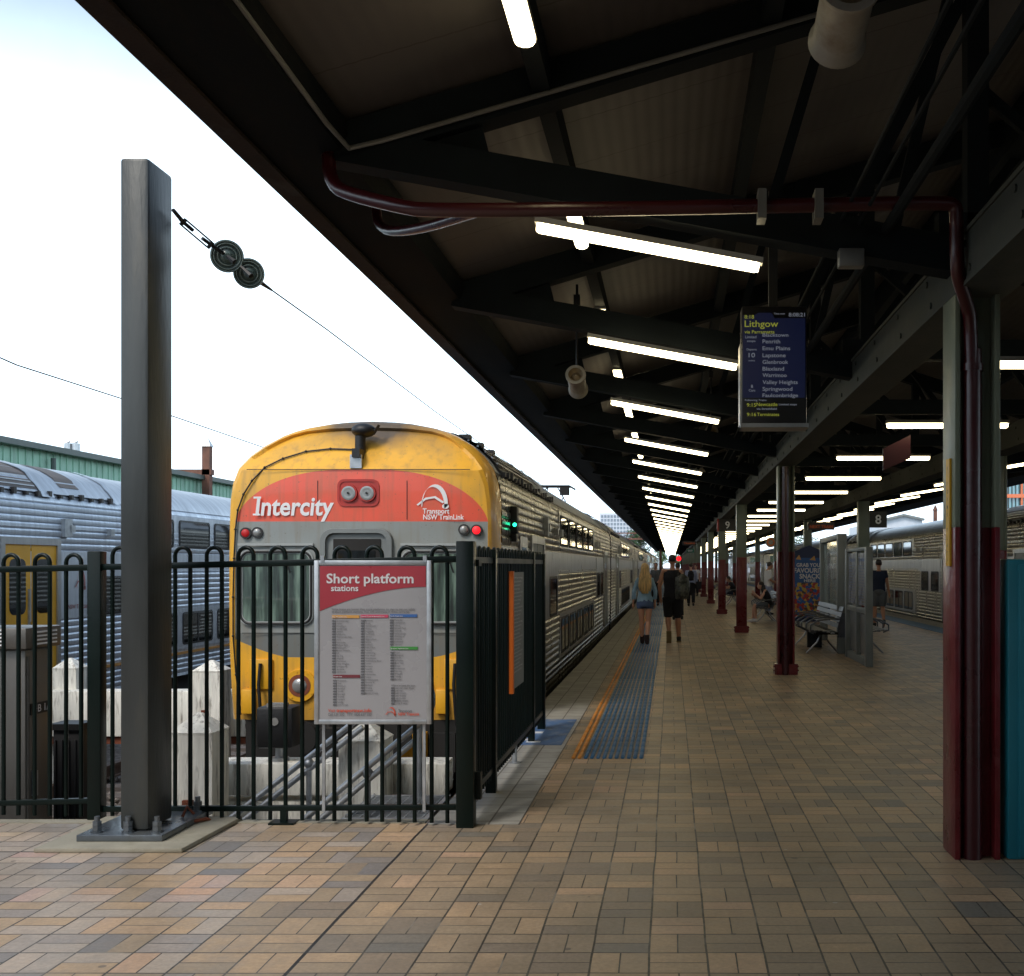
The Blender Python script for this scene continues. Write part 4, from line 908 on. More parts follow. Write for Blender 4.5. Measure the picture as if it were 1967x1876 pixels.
for I in (I1, I2):
    vdir = (Vector((0, 0, ZE)) - I).normalized(); dd = Vector((.55, -.75, -.25)).normalized()
    dd = (vdir * .9 + Vector((.1, .0, -.05))).normalized()
    q = dd.to_track_quat('Z', 'Y').to_matrix().to_4x4(); q.translation = I
    def rg(z, r): return [q @ Vector((r * math.cos(a), r * math.sin(a), z)) for a in (2 * math.pi * j / 32 for j in range(32))]
    RR = .105 if I is I1 else .1
    b = MB(); b.loft([rg(-.03, .03), rg(-.03, RR * .6), rg(-.012, RR * .97), rg(.004, RR), rg(.012, RR * .96), rg(.002, RR * .82), rg(.002, RR * .8), rg(-.006, RR * .68), rg(.0, RR * .5), rg(.012, RR * .3), rg(.03, .02)]); io = b.build('insulator_disc', M['insul'], tw, smooth=40)
    b = MB()
    for rr in (.92, .78, .55):
        b.tube([q @ Vector((RR * rr * math.cos(a), RR * rr * math.sin(a), .01)) for a in (2 * math.pi * j / 32 for j in range(33))], .0035, 5)
    b.build('rib_ring', M['insul_ring'], io, smooth=50)
b = MB(); e1 = wp(436, 495, 7.3); b.tube([e1, wp(450, 506, 7.3)], [.012, .02], 6); b.tube([wp(463, 515, 7.45), wp(482, 533, 7.42)], [.012, .018], 6); b.tube([wp(500, 545, 7.7), D_], [.016, .008], 6); b.build('clevis', M['black'], tw)
pts = [D_, Vector((-2.88, 9.5, 3.60)), Vector((-2.93, 14.1, 3.54)), Vector((-2.98, 22, 3.50)), Vector((-3.0, 60, 3.48)), Vector((-3.0, 150, 3.48))]
b = MB(); b.tube(pts, .0055, 6); b.build('wire', M['black'], tw)
b = MB(); b.tube([(-6.2, 9.0, 3.66), (-6.28, 10.9, 3.55), (-6.3, 13.1, 3.54), (-6.4, 18, 3.48), (-6.5, 30, 3.45), (-6.6, 120, 3.45)], .007, 6)
tag(b.build('overhead_wire', M['black']), 'thin overhead wire sloping down behind the steel pole to the yellow train', 'overhead wire')

# ================================================================== TRAINS
SHELL = [(-.40, 1.34), (.0, 1.37), (.5, 1.385), (1.6, 1.39), (2.2, 1.39), (2.5, 1.365), (2.66, 1.31), (2.8, 1.21), (2.92, 1.08), (3.02, .92), (3.1, .7), (3.15, .45), (3.175, .2), (3.18, 0)]
def prof(tab, z):
    for (z0, h0), (z1, h1) in zip(tab, tab[1:]):
        if z0 <= z <= z1: return h0 + (h1 - h0) * (z - z0) / (z1 - z0)
    return tab[-1][1]
def car_outline():
    """right half of the cross section with rolled ribs, bottom to top"""
    pts = []
    def plain(z): pts.append((prof(SHELL, z), z))
    def rib(z0, z1, p):
        z = z0; n = max(1, round((z1 - z0) / p)); p = (z1 - z0) / n
        for i in range(n):
            a = z0 + i * p
            for f, o_ in ((.0, -.016), (.06, .0), (.25, .009), (.7, .011), (.94, .0)): pts.append((prof(SHELL, a + f * p) + o_, a + f * p))
        pts.append((prof(SHELL, z1) - .016, z1))
    plain(-.4); rib(-.34, .12, .092); rib(.14, 1.5, .094); plain(1.515); pts.append((1.40, 1.52)); pts.append((1.40, 1.545)); plain(1.55); plain(1.84); rib(1.86, 2.62, .095); plain(2.64)
    for z in (2.70, 2.76, 2.82, 2.88, 2.93, 2.98, 3.02, 3.06, 3.10, 3.13, 3.155, 3.17): pts.append((prof(SHELL, z), z))
    pts.append((0, 3.18)); return pts
HALF = car_outline()
CL = 22.5
def rrect(x0, x1, z0, z1, r, n=4):
    out = []
    for cx, cz, a0 in ((x1 - r, z0 + r, -90), (x1 - r, z1 - r, 0), (x0 + r, z1 - r, 90), (x0 + r, z0 + r, 180)):
        for k in range(n + 1): a = R(a0 + 90 * k / n); out.append((cx + r * math.cos(a), cz + r * math.sin(a)))
    return out
def win_mesh(name, y0, y1, z0, z1, side, r=.07, two=False, mat='win', sm='winframe', proud=.02):
    b = MB(); hw = max(prof(SHELL, z0), prof(SHELL, z1)) + proud
    a = rrect(y0, y1, z0, z1, r); i_ = rrect(y0 + .035, y1 - .035, z0 + .035, z1 - .035, r * .8)
    n = len(a); vo = [b.bm.verts.new((side * hw, y, z)) for y, z in a]; vi = [b.bm.verts.new((side * (hw + .006), y, z)) for y, z in i_]; vb = [b.bm.verts.new((side * (hw - .08), y, z)) for y, z in a]
    for k in range(n):
        b.bm.faces.new((vo[k], vo[(k + 1) % n], vi[(k + 1) % n], vi[k])); b.bm.faces.new((vb[k], vb[(k + 1) % n], vo[(k + 1) % n], vo[k]))
    fr_ = b
    vg = [b.bm.verts.new((side * (hw - .004), y, z)) for y, z in i_]
    f = b.bm.faces.new(vg); f.material_index = 1
    if two: b.mi = 0; b.box(min(side * (hw - .004), side * (hw + .005)), max(side * (hw - .004), side * (hw + .005)), (y0 + y1) / 2 - .02, (y0 + y1) / 2 + .02, z0 + .03, z1 - .03)
    return b, [M[sm], M[mat]]
def build_car(par, far=False, lead=False, name='carriage', door='grey_panel'):
    """carriage with local origin at its near end, centre line, platform level"""
    y0 = .55 if lead else 0
    rings = []
    full = [(x, z) for x, z in HALF] + [(-x, z) for x, z in HALF[-2::-1]]
    b = MB()
    va = [b.bm.verts.new((x, y0, z)) for x, z in full]; vb = [b.bm.verts.new((x, CL, z)) for x, z in full]
    n = len(full)
    for k in range(n - 1):
        f = b.bm.faces.new((va[k], va[k + 1], vb[k + 1], vb[k])); zc = (full[k][1] + full[k + 1][1]) / 2
        f.material_index = 1 if zc > 2.64 else (2 if (1.55 < zc < 1.86) else 0)
    b.bm.faces.new(vb).material_index = 3; b.bm.faces.new(va[::-1]).material_index = 3; b.bm.faces.new((va[0], vb[0], vb[-1], va[-1])).material_index = 3
    sfx = '_pale' if door == 'door_yellow' else ''  # left train takes the steel with sky blue put into its colour
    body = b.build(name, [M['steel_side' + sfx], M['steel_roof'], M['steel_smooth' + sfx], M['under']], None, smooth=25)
    body.parent = par
    # roof pod with grille
    for sd_ in (1, -1):
        b = MB()
        def roofband(ya, yb, za, lift, mi, zt=3.18):
            b.mi = mi; zs = [za + (zt - za) * k / 9 for k in range(10)]; 
            for s in (sd_,):
                r0 = [b.bm.verts.new((s * (prof(SHELL, z) + lift * (1 if z < 3.0 else .6)), ya, z + lift * (.0 if z < 2.9 else .8))) for z in zs]; r1 = [b.bm.verts.new((s * (prof(SHELL, z) + lift * (1 if z < 3.0 else .6)), yb, z + lift * (.0 if z < 2.9 else .8))) for z in zs]
                for k in range(9): b.bm.faces.new((r0[k], r0[k + 1], r1[k + 1], r1[k])).material_index = mi
        roofband(.9, 6.3, 2.68, .03, 0); roofband(.95, 4.1, 2.72, .036, 1, 3.08); roofband(4.1, 4.42, 2.62, .05, 0); roofband(4.8, 5.35, 2.80, .036, 1, 3.12); roofband(6.25, 6.4, 2.62, .045, 0); roofband(19.4, 22.3, 2.68, .03, 0); roofband(20.5, 21.6, 2.78, .036, 1, 3.08); roofband(19.3, 19.45, 2.62, .05, 0)
        b.mi = 2
        for s in (sd_,):
            for k in range(18): b.box(min(s * 1.3, s * 1.37), max(s * 1.3, s * 1.37), 1.0 + k * .3, 1.06 + k * .3, 2.62, 2.67 + (k % 3) * .02)
            for k in range(5): # louvre slats across the grille
                z = 2.76 + k * .065; b.mi = 0; x = prof(SHELL, z) + .045; b.box(min(s * x, s * (x - .02)), max(s * x, s * (x - .02)), 1.0, 4.05, z, z + .016); b.mi = 2
        pod = b.build('roof_equipment', [M['steel_roof'], M['grille'], M['black']], None, smooth=25); pod.parent = body
    for s in ((1, -1) if not far else (1, -1)):
        if far:
            bb = MB()
            for i in range(5):
                for z0, z1, o_ in ((1.95, 2.46, 0), (.17, .77, .15)):
                    x = 1.41; bb.box(min(s * x, s * 1.3), max(s * x, s * 1.3), 6.95 + 1.6 * i + o_, 8.33 + 1.6 * i + o_, z0, z1)
            for ya, yb in ((3.1, 4.4), (19.1, 20.4)): bb.box(min(s * 1.405, s * 1.3), max(s * 1.405, s * 1.3), ya, yb, .05, 1.95)
            for ya, yb in ((5.3, 6.4), (16.2, 17.2), (17.55, 18.55)): bb.box(min(s * 1.41, s * 1.3), max(s * 1.41, s * 1.3), ya, yb, .85, 1.46)
            wr = bb.build('window_row', M['win'], None); wr.parent = body; continue
        for i in range(5):
            for nm, z0, z1, o_ in (('upper_window', 1.95, 2.46, 0), ('lower_window', .17, .77, .15)):
                bb, ms = win_mesh(nm, 6.95 + 1.6 * i + o_, 8.33 + 1.6 * i + o_, z0, z1, s, two=(nm == 'lower_window')); wo_ = bb.build(nm, ms, None, smooth=0); wo_.parent = body
        for ya, yb in ((5.3, 6.4), (16.2, 17.2), (17.55, 18.55)):
            bb, ms = win_mesh('w', ya, yb, .85, 1.46, s); wo_ = bb.build('vestibule_window', ms, None, smooth=0); wo_.parent = body
        # smooth vestibule panels
        bb = MB()
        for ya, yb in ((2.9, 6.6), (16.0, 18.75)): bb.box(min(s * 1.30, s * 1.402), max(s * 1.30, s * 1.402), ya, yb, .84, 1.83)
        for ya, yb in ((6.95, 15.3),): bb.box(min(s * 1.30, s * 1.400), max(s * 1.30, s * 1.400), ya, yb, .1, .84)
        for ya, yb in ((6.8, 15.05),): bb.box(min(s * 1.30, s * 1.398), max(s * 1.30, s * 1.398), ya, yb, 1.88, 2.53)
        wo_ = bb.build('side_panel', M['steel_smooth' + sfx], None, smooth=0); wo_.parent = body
        bb = MB()
        if door == 'door_yellow': bb.box(min(s * 1.3, s * 1.405), max(s * 1.3, s * 1.405), 4.6, CL - 2.4, .0, .045)
        else: bb.box(min(s * 1.3, s * 1.405), max(s * 1.3, s * 1.405), 4.6, CL - 2.4, 1.50, 1.52)
        wo_ = bb.build('orange_stripe' if door == 'door_yellow' else 'side_ledge', M['stripe_orange'] if door == 'door_yellow' else M['steel_smooth'], None); wo_.parent = body
        # doors
        for ya, yb, dmat in ((3.1, 4.4, door), (19.1, 20.4, door)):
            bb = MB(); bb.mi = 0
            bb.box(min(s * 1.3, s * 1.425), max(s * 1.3, s * 1.425), ya - .1, ya, 0, 2.02); bb.box(min(s * 1.3, s * 1.425), max(s * 1.3, s * 1.425), yb, yb + .1, 0, 2.02); bb.box(min(s * 1.3, s * 1.425), max(s * 1.3, s * 1.425), ya, yb, 1.92, 2.02)
            dfr = bb.build('door_frame', M['steel_smooth'], None); dfr.parent = body
            bb = MB(); bb.mi = 0
            for d0, d1 in ((ya, (ya + yb) / 2 - .012), ((ya + yb) / 2 + .012, yb)):
                bb.mi = 0; bb.box(min(s * 1.3, s * 1.404), max(s * 1.3, s * 1.404), d0, d1, .0, 1.92)
                bb.mi = 1; g_ = rrect(d0 + .12, d1 - .12, .95, 1.72, .1); bb.face([(s * 1.407, y, z) for y, z in g_])
                bb.mi = 2; bb.box(min(s * 1.404, s * 1.43), max(s * 1.404, s * 1.43), d1 - .07 if d0 == ya else d0 + .05, d1 - .05 if d0 == ya else d0 + .07, .8, 1.3)
            dr = bb.build('door', [M[dmat], M['win'], M['galv']], None, smooth=0); dr.parent = body
        bb = MB()
        for ya, z in ((4.7, 2.12), (5.9, 2.1), (7.0 - .35, 2.1), (15.6, 2.1), (16.4, 2.1)): bb.box(min(s * 1.39, s * 1.47), max(s * 1.39, s * 1.47), ya, ya + .12, z, z + .11)
        bb.box(min(s * 1.39, s * 1.46), max(s * 1.39, s * 1.46), 4.55, 4.75, 2.05, 2.32)
        lm = bb.build('side_lamp', M['galv'], None); lm.parent = body
    # underframe, bogies
    b = MB(); b.box(-1.15, 1.15, y0 + .4, CL - .3, -.75, -.38)
    for yb in (3.6, CL - 3.6):
        for s in (-1, 1):
            b.box(min(s * .95, s * 1.1), max(s * .95, s * 1.1), yb - 1.5, yb + 1.5, -.9, -.6)
            for dy in (-1.2, 1.2): b.cyl((s * .68, yb + dy, -.6), (s * .8, yb + dy, -.6), .43, n=20)
    b.box(-.5, .5, CL, CL + .5, -.4, 2.3)
    ub = b.build('underframe', M['under'], None); ub.parent = body
    return body
far_car = None; near_car = None
def make_train(name, label, x, y0, ncars, rot, lead, group='double deck silver trains', door='grey_panel'):
    global far_car, near_car
    if door == 'door_yellow': near_car = None
    t = thing(name, label, 'train', (x, y0, 0), group)
    for i in range(ncars):
        far = i >= 3
        if i == 0 and lead:
            c = build_car(t, False, True, door=door)
        else:
            src = far_car if far else near_car
            if src is None:
                c = build_car(t, far, False, door=door)
                if far: far_car = c
                else: near_car = c
            else:
                c = copy_tree(src, t)
        if rot: c.rotation_euler.z = math.pi; c.location = (0, 23 * i + CL, 0)
        else: c.rotation_euler.z = 0; c.location = (0, 23 * i, 0)
    return t
TX, TY = -3.22, 11.7
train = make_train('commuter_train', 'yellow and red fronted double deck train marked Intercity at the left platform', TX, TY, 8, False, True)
right_train = make_train('commuter_train', 'silver double deck train standing along the right platform edge', 9.4, 7.0, 7, True, False)
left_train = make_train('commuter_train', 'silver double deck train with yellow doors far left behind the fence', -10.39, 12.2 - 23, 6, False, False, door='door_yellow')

# ---- cab nose, local to train root
def S(o, parent): o.parent = parent; return o
FACE = [(.03, 1.24), (.3, 1.29), (.8, 1.33), (1.3, 1.34), (1.7, 1.335), (2.08, 1.325), (2.3, 1.31), (2.456, 1.285), (2.61, 1.225), (2.735, 1.13), (2.84, 1.02), (2.93, .91), (2.99, .81), (3.035, .67), (3.06, .42), (3.065, .12)]
BODY = [(.03, 1.372), (.3, 1.38), (.8, 1.39), (1.3, 1.39), (1.7, 1.39), (2.08, 1.39), (2.3, 1.39), (2.5, 1.365), (2.66, 1.31), (2.8, 1.21), (2.92, 1.08), (3.02, .92), (3.07, .8), (3.11, .66), (3.155, .42), (3.178, .12)]
def slope(z): return max(0, z - 2.6) * .9
COLS = 24
b = MB(); grid = []
for (z, h) in FACE:
    row = []
    for j in range(COLS + 1):
        f = -1 + 2 * j / COLS; y = .05 * abs(f) ** 3 + slope(z) + (.03 if z < .1 else 0)
        row.append(b.bm.verts.new((h * f, y, z)))
    grid.append(row)
for r0, r1 in zip(grid, grid[1:]):
    for j in range(COLS): b.bm.faces.new((r0[j], r0[j + 1], r1[j + 1], r1[j]))
b.bm.faces.new(grid[-1])
edge0 = [r[-1] for r in grid] + [r[0] for r in grid[::-1]]
prev = edge0
for (t_, yb) in ((.3, .045), (.62, .14), (.88, .3), (1, .56)):
    ring = []
    for side in (1, -1):
        seq = list(zip(FACE, BODY)); seq = seq if side == 1 else seq[::-1]
        for (fz, fh), (bz, bh) in seq:
            z = fz + (bz - fz) * t_; h = fh + (bh - fh) * math.sin(t_ * math.pi / 2); y = slope(fz) + (.56 - slope(fz)) * yb / .56 + .05 * (1 - t_) * (1 if fz < 2.7 else 0)
            ring.append(b.bm.verts.new((side * h, y, z)))
    n = len(ring)
    for k in range(n - 1): b.bm.faces.new((prev[k], prev[k + 1], ring[k + 1], ring[k]))
    b.bm.faces.new((prev[-1], prev[0], ring[0], ring[-1]))
    prev = ring
nose = S(b.build('cab_front', M['cab'], None, smooth=24), train)
def fx(px): return (px - 1289) / 186.5 + 3.22
def fz(py_): return ZE - (py_ - 1088) / 186.5
YF = -.006
# text and emblem
b = MB(); b.text('Intercity', .27, fr(-1.06, YF, fz(990)), 'L', .022, .12, width=.81); b.box(-1.078, -1.0, YF - .001, YF, 2.315, 2.335); b.box(-1.085, -1.01, YF - .001, YF, 2.142, 2.16); S(b.build('intercity_lettering', M['white'], None, smooth=-1), nose)
b = MB(); b.text('Transport', .075, fr(fx(812), YF + .004, fz(987)), 'L', .018, width=.275); b.text('NSW TrainLink', .075, fr(fx(813), YF + .004, fz(998.5)), 'L', .018, width=.42)
arch_logo(b, lambda x, z: (fx(806) + x * 1.35, YF + .002, fz(974) + z), .22); S(b.build('operator_emblem', M['white'], None, smooth=-1), nose)
# head lights
b = MB(); o_ = rrect(-.215, .215, 2.235, 2.515, .07, 6); i_ = rrect(-.19, .19, 2.26, 2.49, .055, 6)
vo = [b.bm.verts.new((x, -.012, z)) for x, z in o_]; vo2 = [b.bm.verts.new((x, .03, z)) for x, z in o_]; vi = [b.bm.verts.new((x, -.012, z)) for x, z in i_]; vb = [b.bm.verts.new((x, -.004, z)) for x, z in i_]; n = len(o_)
for k in range(n):
    for p, q in ((vo2, vo), (vo, vi), (vi, vb)): b.bm.faces.new((p[k], p[(k + 1) % n], q[(k + 1) % n], q[k]))
b.bm.faces.new(vb)
hh = S(b.build('headlight_housing', M['red_housing'], None, smooth=20), nose)
for xx in (-.095, .095):
    b = MB(); b.cyl((xx, -.03, 2.37), (xx, -.003, 2.37), .088, .092, n=24); b.cyl((xx, -.034, 2.37), (xx, -.03, 2.37), .074, n=24); rr = S(b.build('headlight', M['red_housing'], None, smooth=40), nose)
    b = MB(); b.loft([[(xx + r_ * math.cos(a), y_, 2.37 + r_ * math.sin(a)) for a in (2 * math.pi * j / 20 for j in range(20))] for r_, y_ in ((.072, -.035), (.055, -.037), (.03, -.034), (.004, -.03))]); S(b.build('lens', M['lamp_glass'], None, smooth=60), rr)
    b = MB(); b.cyl((xx, -.052, 2.37), (xx, -.047, 2.37), .012, n=10); S(b.build('bulb', M['black'], None), rr)
for xx, zz, mt in ((-1.165, 1.96, 'red_lens'), (-1.045, 1.965, 'lamp_glass'), (1.085, 1.995, 'lamp_glass'), (1.215, 1.99, 'red_lit')):
    b = MB(); b.cyl((xx, -.0, zz), (xx, .06, zz), .058, n=20); tl = S(b.build('tail_light', M['winframe'], None, smooth=40), nose)
    b = MB(); b.loft([[(xx + r_ * math.cos(a), y_, zz + r_ * math.sin(a)) for a in (2 * math.pi * j / 16 for j in range(16))] for r_, y_ in ((.042, -.001), (.034, -.012), (.018, -.017), (.004, -.018))]); S(b.build('lens', M[mt], None, smooth=60), tl)
# corridor door in a rounded grey surround
b = MB(); o_ = rrect(-.39, .36, .2, 2.01, .13, 6); i_ = rrect(-.33, .30, .2, 1.96, .09, 6)
vo = [b.bm.verts.new((x, -.004, z)) for x, z in o_]; vm = [b.bm.verts.new((x * .98, -.05, z - .01)) for x, z in o_]; vi = [b.bm.verts.new((x, -.05, z)) for x, z in i_]; vb = [b.bm.verts.new((x, -.008, z)) for x, z in i_]; n = len(o_)
for k in range(n):
    for p, q in ((vo, vm), (vm, vi), (vi, vb)): b.bm.faces.new((p[k], p[(k + 1) % n], q[(k + 1) % n], q[k]))
b.bm.faces.new(vb)
ds = S(b.build('end_door_surround', M['grey_panel'], None, smooth=30), nose)
b = MB(); b.box(-.255, .235, -.022, -.009, .25, 1.9); S(b.build('end_door', M['under'], None, bevel=.01), nose)
b = MB(); b.box(-.2, .18, -.028, -.0225, 1.15, 1.78); S(b.build('end_door_window', M['win'], None), nose)
for s in (-1, 1):
    x0, x1 = (-1.235, -.46) if s < 0 else (.44, 1.215)
    b = MB(); o_ = rrect(x0, x1, 1.01, 1.79, .11, 6); i_ = rrect(x0 + .04, x1 - .04, 1.05, 1.75, .08, 6)
    vo = [b.bm.verts.new((x, .045 * abs(x / 1.3) ** 3 - .002, z)) for x, z in o_]; vm = [b.bm.verts.new((x, -.022 + .03 * abs(x / 1.3) ** 3, z)) for x, z in o_]; vi = [b.bm.verts.new((x, -.022 + .03 * abs(x / 1.3) ** 3, z)) for x, z in i_]; n = len(o_)
    for k in range(n):
        for p, q in ((vo, vm), (vm, vi)): b.bm.faces.new((p[k], p[(k + 1) % n], q[(k + 1) % n], q[k]))
    wn_ = S(b.build('windscreen', M['seal'], None, smooth=30), nose)
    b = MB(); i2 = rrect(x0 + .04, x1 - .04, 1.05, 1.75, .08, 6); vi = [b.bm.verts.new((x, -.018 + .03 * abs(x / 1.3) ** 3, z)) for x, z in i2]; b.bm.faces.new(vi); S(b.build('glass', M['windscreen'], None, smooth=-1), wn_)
    b = MB(); o_ = rrect(x0 + .02, x1 - .02, 1.03, 1.77, .1, 6); b.tube([(x, -.026 + .03 * abs(x / 1.3) ** 3, z) for x, z in o_] + [(o_[0][0], -.026, o_[0][1])], .012, 6); S(b.build('rubber_seal', M['winframe'], None, smooth=50), wn_)
    b = MB(); b.box(x0 + .0, x1, -.03, .0, 1.83, 1.855); S(b.build('rain_strip', M['seal'], None), nose)
    # wiper
    b = MB(); b.tube([(x0 + .35, -.03, 1.8), (x0 + .45, -.06, 1.83), (x0 + .55, -.05, 1.55)], .008, 6); S(b.build('wiper', M['black'], None), nose)
    xc = -.6 if s < 0 else .6
    b = MB(); b.cyl((xc, .02, .39), (xc, -.02, .39), .175, .165, n=28); 
    for k in range(8): a = 2 * math.pi * k / 8 + .2; b.cyl((xc + .145 * math.cos(a), -.026, .39 + .145 * math.sin(a)), (xc + .145 * math.cos(a), -.02, .39 + .145 * math.sin(a)), .01, n=6)
    lf = S(b.build('marker_light', M['door_yellow'], None, smooth=40), nose)
    b = MB(); b.cyl((xc, -.024, .39), (xc, -.019, .39), .115, n=24); S(b.build('rim', M['rust'], None), lf)
    b = MB(); b.loft([[(xc + r_ * math.cos(a), y_, .39 + r_ * math.sin(a)) for a in (2 * math.pi * j / 20 for j in range(20))] for r_, y_ in ((.075, -.026), (.06, -.04), (.03, -.048), (.004, -.05))]); S(b.build('lens', M['lamp_glass'], None, smooth=60), lf)
    b = MB(); xs_ = -1.0 if s < 0 else 1.0; b.box(xs_ - .12, xs_ + .12, -.012, .04, .35, .66); b.box(xs_ - .2, xs_ - .08, -.03, .04, .1, .35); S(b.build('foot_step', M['door_yellow'], None, bevel=.01), nose)
    b = MB(); b.tube([(xs_, -.03, .62), (xs_ - .01, -.05, .4), (xs_ + .01, -.05, .1), (xs_ + .02, -.03, -.02)], .017, 8); S(b.build('air_hose', M['black'], None, smooth=60), nose)
for xx, zz, ww, hh_ in ((0, 2.615, 2.3, .008), (-.42, 2.3, .006, .4), (.5, 2.3, .006, .4), (0, .93, 2.4, .007)):
    b = MB(); b.box(xx - ww / 2, xx + ww / 2, -.0035, -.0005 + (.0), zz - hh_ / 2, zz + hh_ / 2); S(b.build('panel_seam', M['winframe'], None, smooth=0), nose)
# roof camera, cable
b = MB(); b.box(-.06, .02, -.03, .25, 2.74, 2.83); cz = 2.98
b.cyl((-.03, .18, 2.80), (-.03, .18, 2.98), .055, n=14); b.ell((.0, .2, 3.04), (.13, .12, .075)); b.prism([(.1, .16, 3.0), (.16, .16, 3.1), (.1, .16, 3.02)], (0, .1, 0)); S(b.build('roof_camera', M['black'], None, smooth=50), nose)
b = MB(); b.obox(Matrix.Translation((-.03, .02, 2.70)), .12, .03, .14); S(b.build('camera_bracket', M['galv'], None), nose)
def facey(x, z): return .05 * min(1, abs(x) / max(.2, prof(FACE, min(max(z, .03), 3.04)))) ** 3 + slope(z) - .012
cabp = [(-.07, 2.84), (-.35, 2.85), (-.6, 2.82), (-.82, 2.74), (-.98, 2.64), (-1.1, 2.5), (-1.19, 2.36), (-1.25, 2.2), (-1.275, 2.0), (-1.29, 1.7), (-1.3, 1.3), (-1.3, .9), (-1.27, .5), (-1.22, .1)]
b = MB(); b.tube([(x, facey(x, z) - .01, z) for x, z in cabp], .008, 8)
for x, z in cabp[1::1]: b.ell((x, facey(x, z) - .012, z), .014, 8, 6)
S(b.build('roof_cable', M['black'], None, smooth=60), nose)
# underside front: valance, coupler, brake gear
b = MB(); b.box(-1.18, 1.18, .05, .5, -.45, .03); b.box(-1.0, -.6, -.02, .1, -.5, -.1); b.box(.6, 1.0, -.02, .1, -.5, -.1); b.box(-.16, .16, -.42, .1, -.32, -.05); b.box(-.25, .25, -.52, -.4, -.4, .02)
for x in (-.5, .45): b.cyl((x, -.28, -.1), (x, .1, -.1), .07, n=12); b.cyl((x, -.32, -.1), (x, -.28, -.1), .17, n=20)
b.tube([(-.3, .0, .0), (-.32, -.15, -.25), (-.2, -.2, -.5), (-.1, -.1, -.3)], .02, 8); b.tube([(.3, .0, .0), (.35, -.15, -.3), (.25, -.2, -.5), (.15, -.1, -.3)], .02, 8)
S(b.build('coupler', M['under'], None), nose)
b = MB(); b.box(.28, .72, -.1, .02, -.38, -.08); S(b.build('buffer_plate', M['door_yellow'], None, bevel=.02), nose)
# white signal beside the cab, green light on the right flank
b = MB(); b.box(1.38, 1.47, 1.2, 1.36, 1.99, 2.30); b.box(1.38, 1.46, 1.22, 1.34, 1.9, 1.99); sl = S(b.build('door_indicator', M['black'], None, bevel=.01), train)
b = MB(); b.ell((1.445, 1.195, 2.09), (.022, .02, .022)); S(b.build('green_lamp', M['green_lit'], None, smooth=60), sl)
b = MB(); b.box(1.39, 1.41, 1.95, 2.65, 0.05, 1.98); cd = S(b.build('crew_door', M['steel_smooth'], None), train)
b = MB(); b.box(1.41, 1.415, 2.1, 2.5, 1.2, 1.85); S(b.build('crew_door_window', M['win'], None), cd)
b = MB()
for k in range(3): S(MB().box(.84, .96, 1.05 + k * .85, 1.2 + k * .85, 3.0, 3.1).build('roof_vent', M['black'], None), train)
for k in range(26):
    for q in range(4):
        z = 2.74 + q * .07; x = prof(SHELL, z) + .045; b.box(x - .02, x - .004, 1.0 + k * .12 + (q % 2) * .05, 1.05 + k * .12 + (q % 2) * .05, z, z + .02)
S(b.build('roof_perforations', M['black'], None), train)
# destination boxes on the side & pantograph
b = MB(); yb = 19.2
b.tube([(-.55, yb, 3.72), (-.45, yb, 3.8), (.45, yb, 3.8), (.62, yb, 3.7)], .025, 8); b.beam((-.5, yb + .1, 3.78), (.5, yb + .1, 3.78), .06, .05)
for s in (-1, 1): b.tube([(s * .12, yb, 3.78), (s * .35, yb - .6, 3.45), (s * .12, yb, 3.2)], .018, 6); b.tube([(s * .12, yb, 3.78), (s * .3, yb + .6, 3.4), (s * .2, yb + .1, 3.2)], .015, 6)
b.box(.2, .45, yb - .1, yb + .1, 3.55, 3.76)
S(b.build('pantograph', M['under'], None, smooth=50), train)
# faded operator mark on the left train
b = MB(); xs = 1.405 + .004
def ltf(x, z): return (xs, 4.95 - .0 + x, 1.28 + z)
arch_logo(b, ltf, .28); mlt = Matrix.Translation((xs, 4.72, .98)) @ Matrix.Rotation(math.pi / 2, 4, 'Z') @ XY
b.text('NSW TrainLink', .09, mlt, 'L', .02, width=.62); lg = b.build('faded_emblem', M['logo_faint'], None, smooth=-1); lg.parent = left_train; lg.location = (0, 23, 0)

# ================================================================== BUFFER STOPS, STAIRS, CABINET
def white_post(x, y, top, wd, z0, label, bolt=True, par=None):
    t = thing('buffer_post', label, 'buffer post', (x, y, z0), 'white buffer stop posts'); h = wd / 2
    b = MB(); ring = lambda z, s: [(x - s, y - s, z), (x + s, y - s, z), (x + s, y + s, z), (x - s, y + s, z)]
    b.loft([ring(z0, h), ring(top - .14, h), ring(top - .12, h * 1.03), ring(top, .02)]); b.build('post', M['white_post'], t, smooth=0, bevel=0)
    if bolt: b = MB(); b.cyl((x - .02, y - h - .05, (top - .62)), (x - .02, y - h, top - .62), .025, n=8); b.box(x - .05, x + .02, y - h - .03, y - h, top - .66, top - .59); b.build('rusty_bolt', M['rust'], t)
    return t
white_post(-3.37, 8.12, .57, .30, -1.24, 'near white timber post with pointed top right of the steel pole')
white_post(-2.2, 8.2, .50, .31, -1.24, 'near white timber post with pointed top behind the poster')
white_post(-7.72, 14.6, .44, .3, -1.24, 'far white post with pointed top left of the green fence post')
white_post(-5.62, 13.9, .47, .34, -1.24, 'far white post with pointed top right of the steel pole')
t = thing('buffer_beam', 'thick peeling white beam across the track in front of the yellow train', 'buffer beam', (-2.5, 8.3, 0)); b = MB(); b.box(-3.42, -1.66, 8.36, 8.66, -.07, .165); b.build('upper_beam', M['white_post'], t, bevel=.012); b = MB(); b.box(-3.42, -1.9, 8.4, 8.64, -.62, -.12); b.build('lower_beam', M['white_post'], t, bevel=.012)
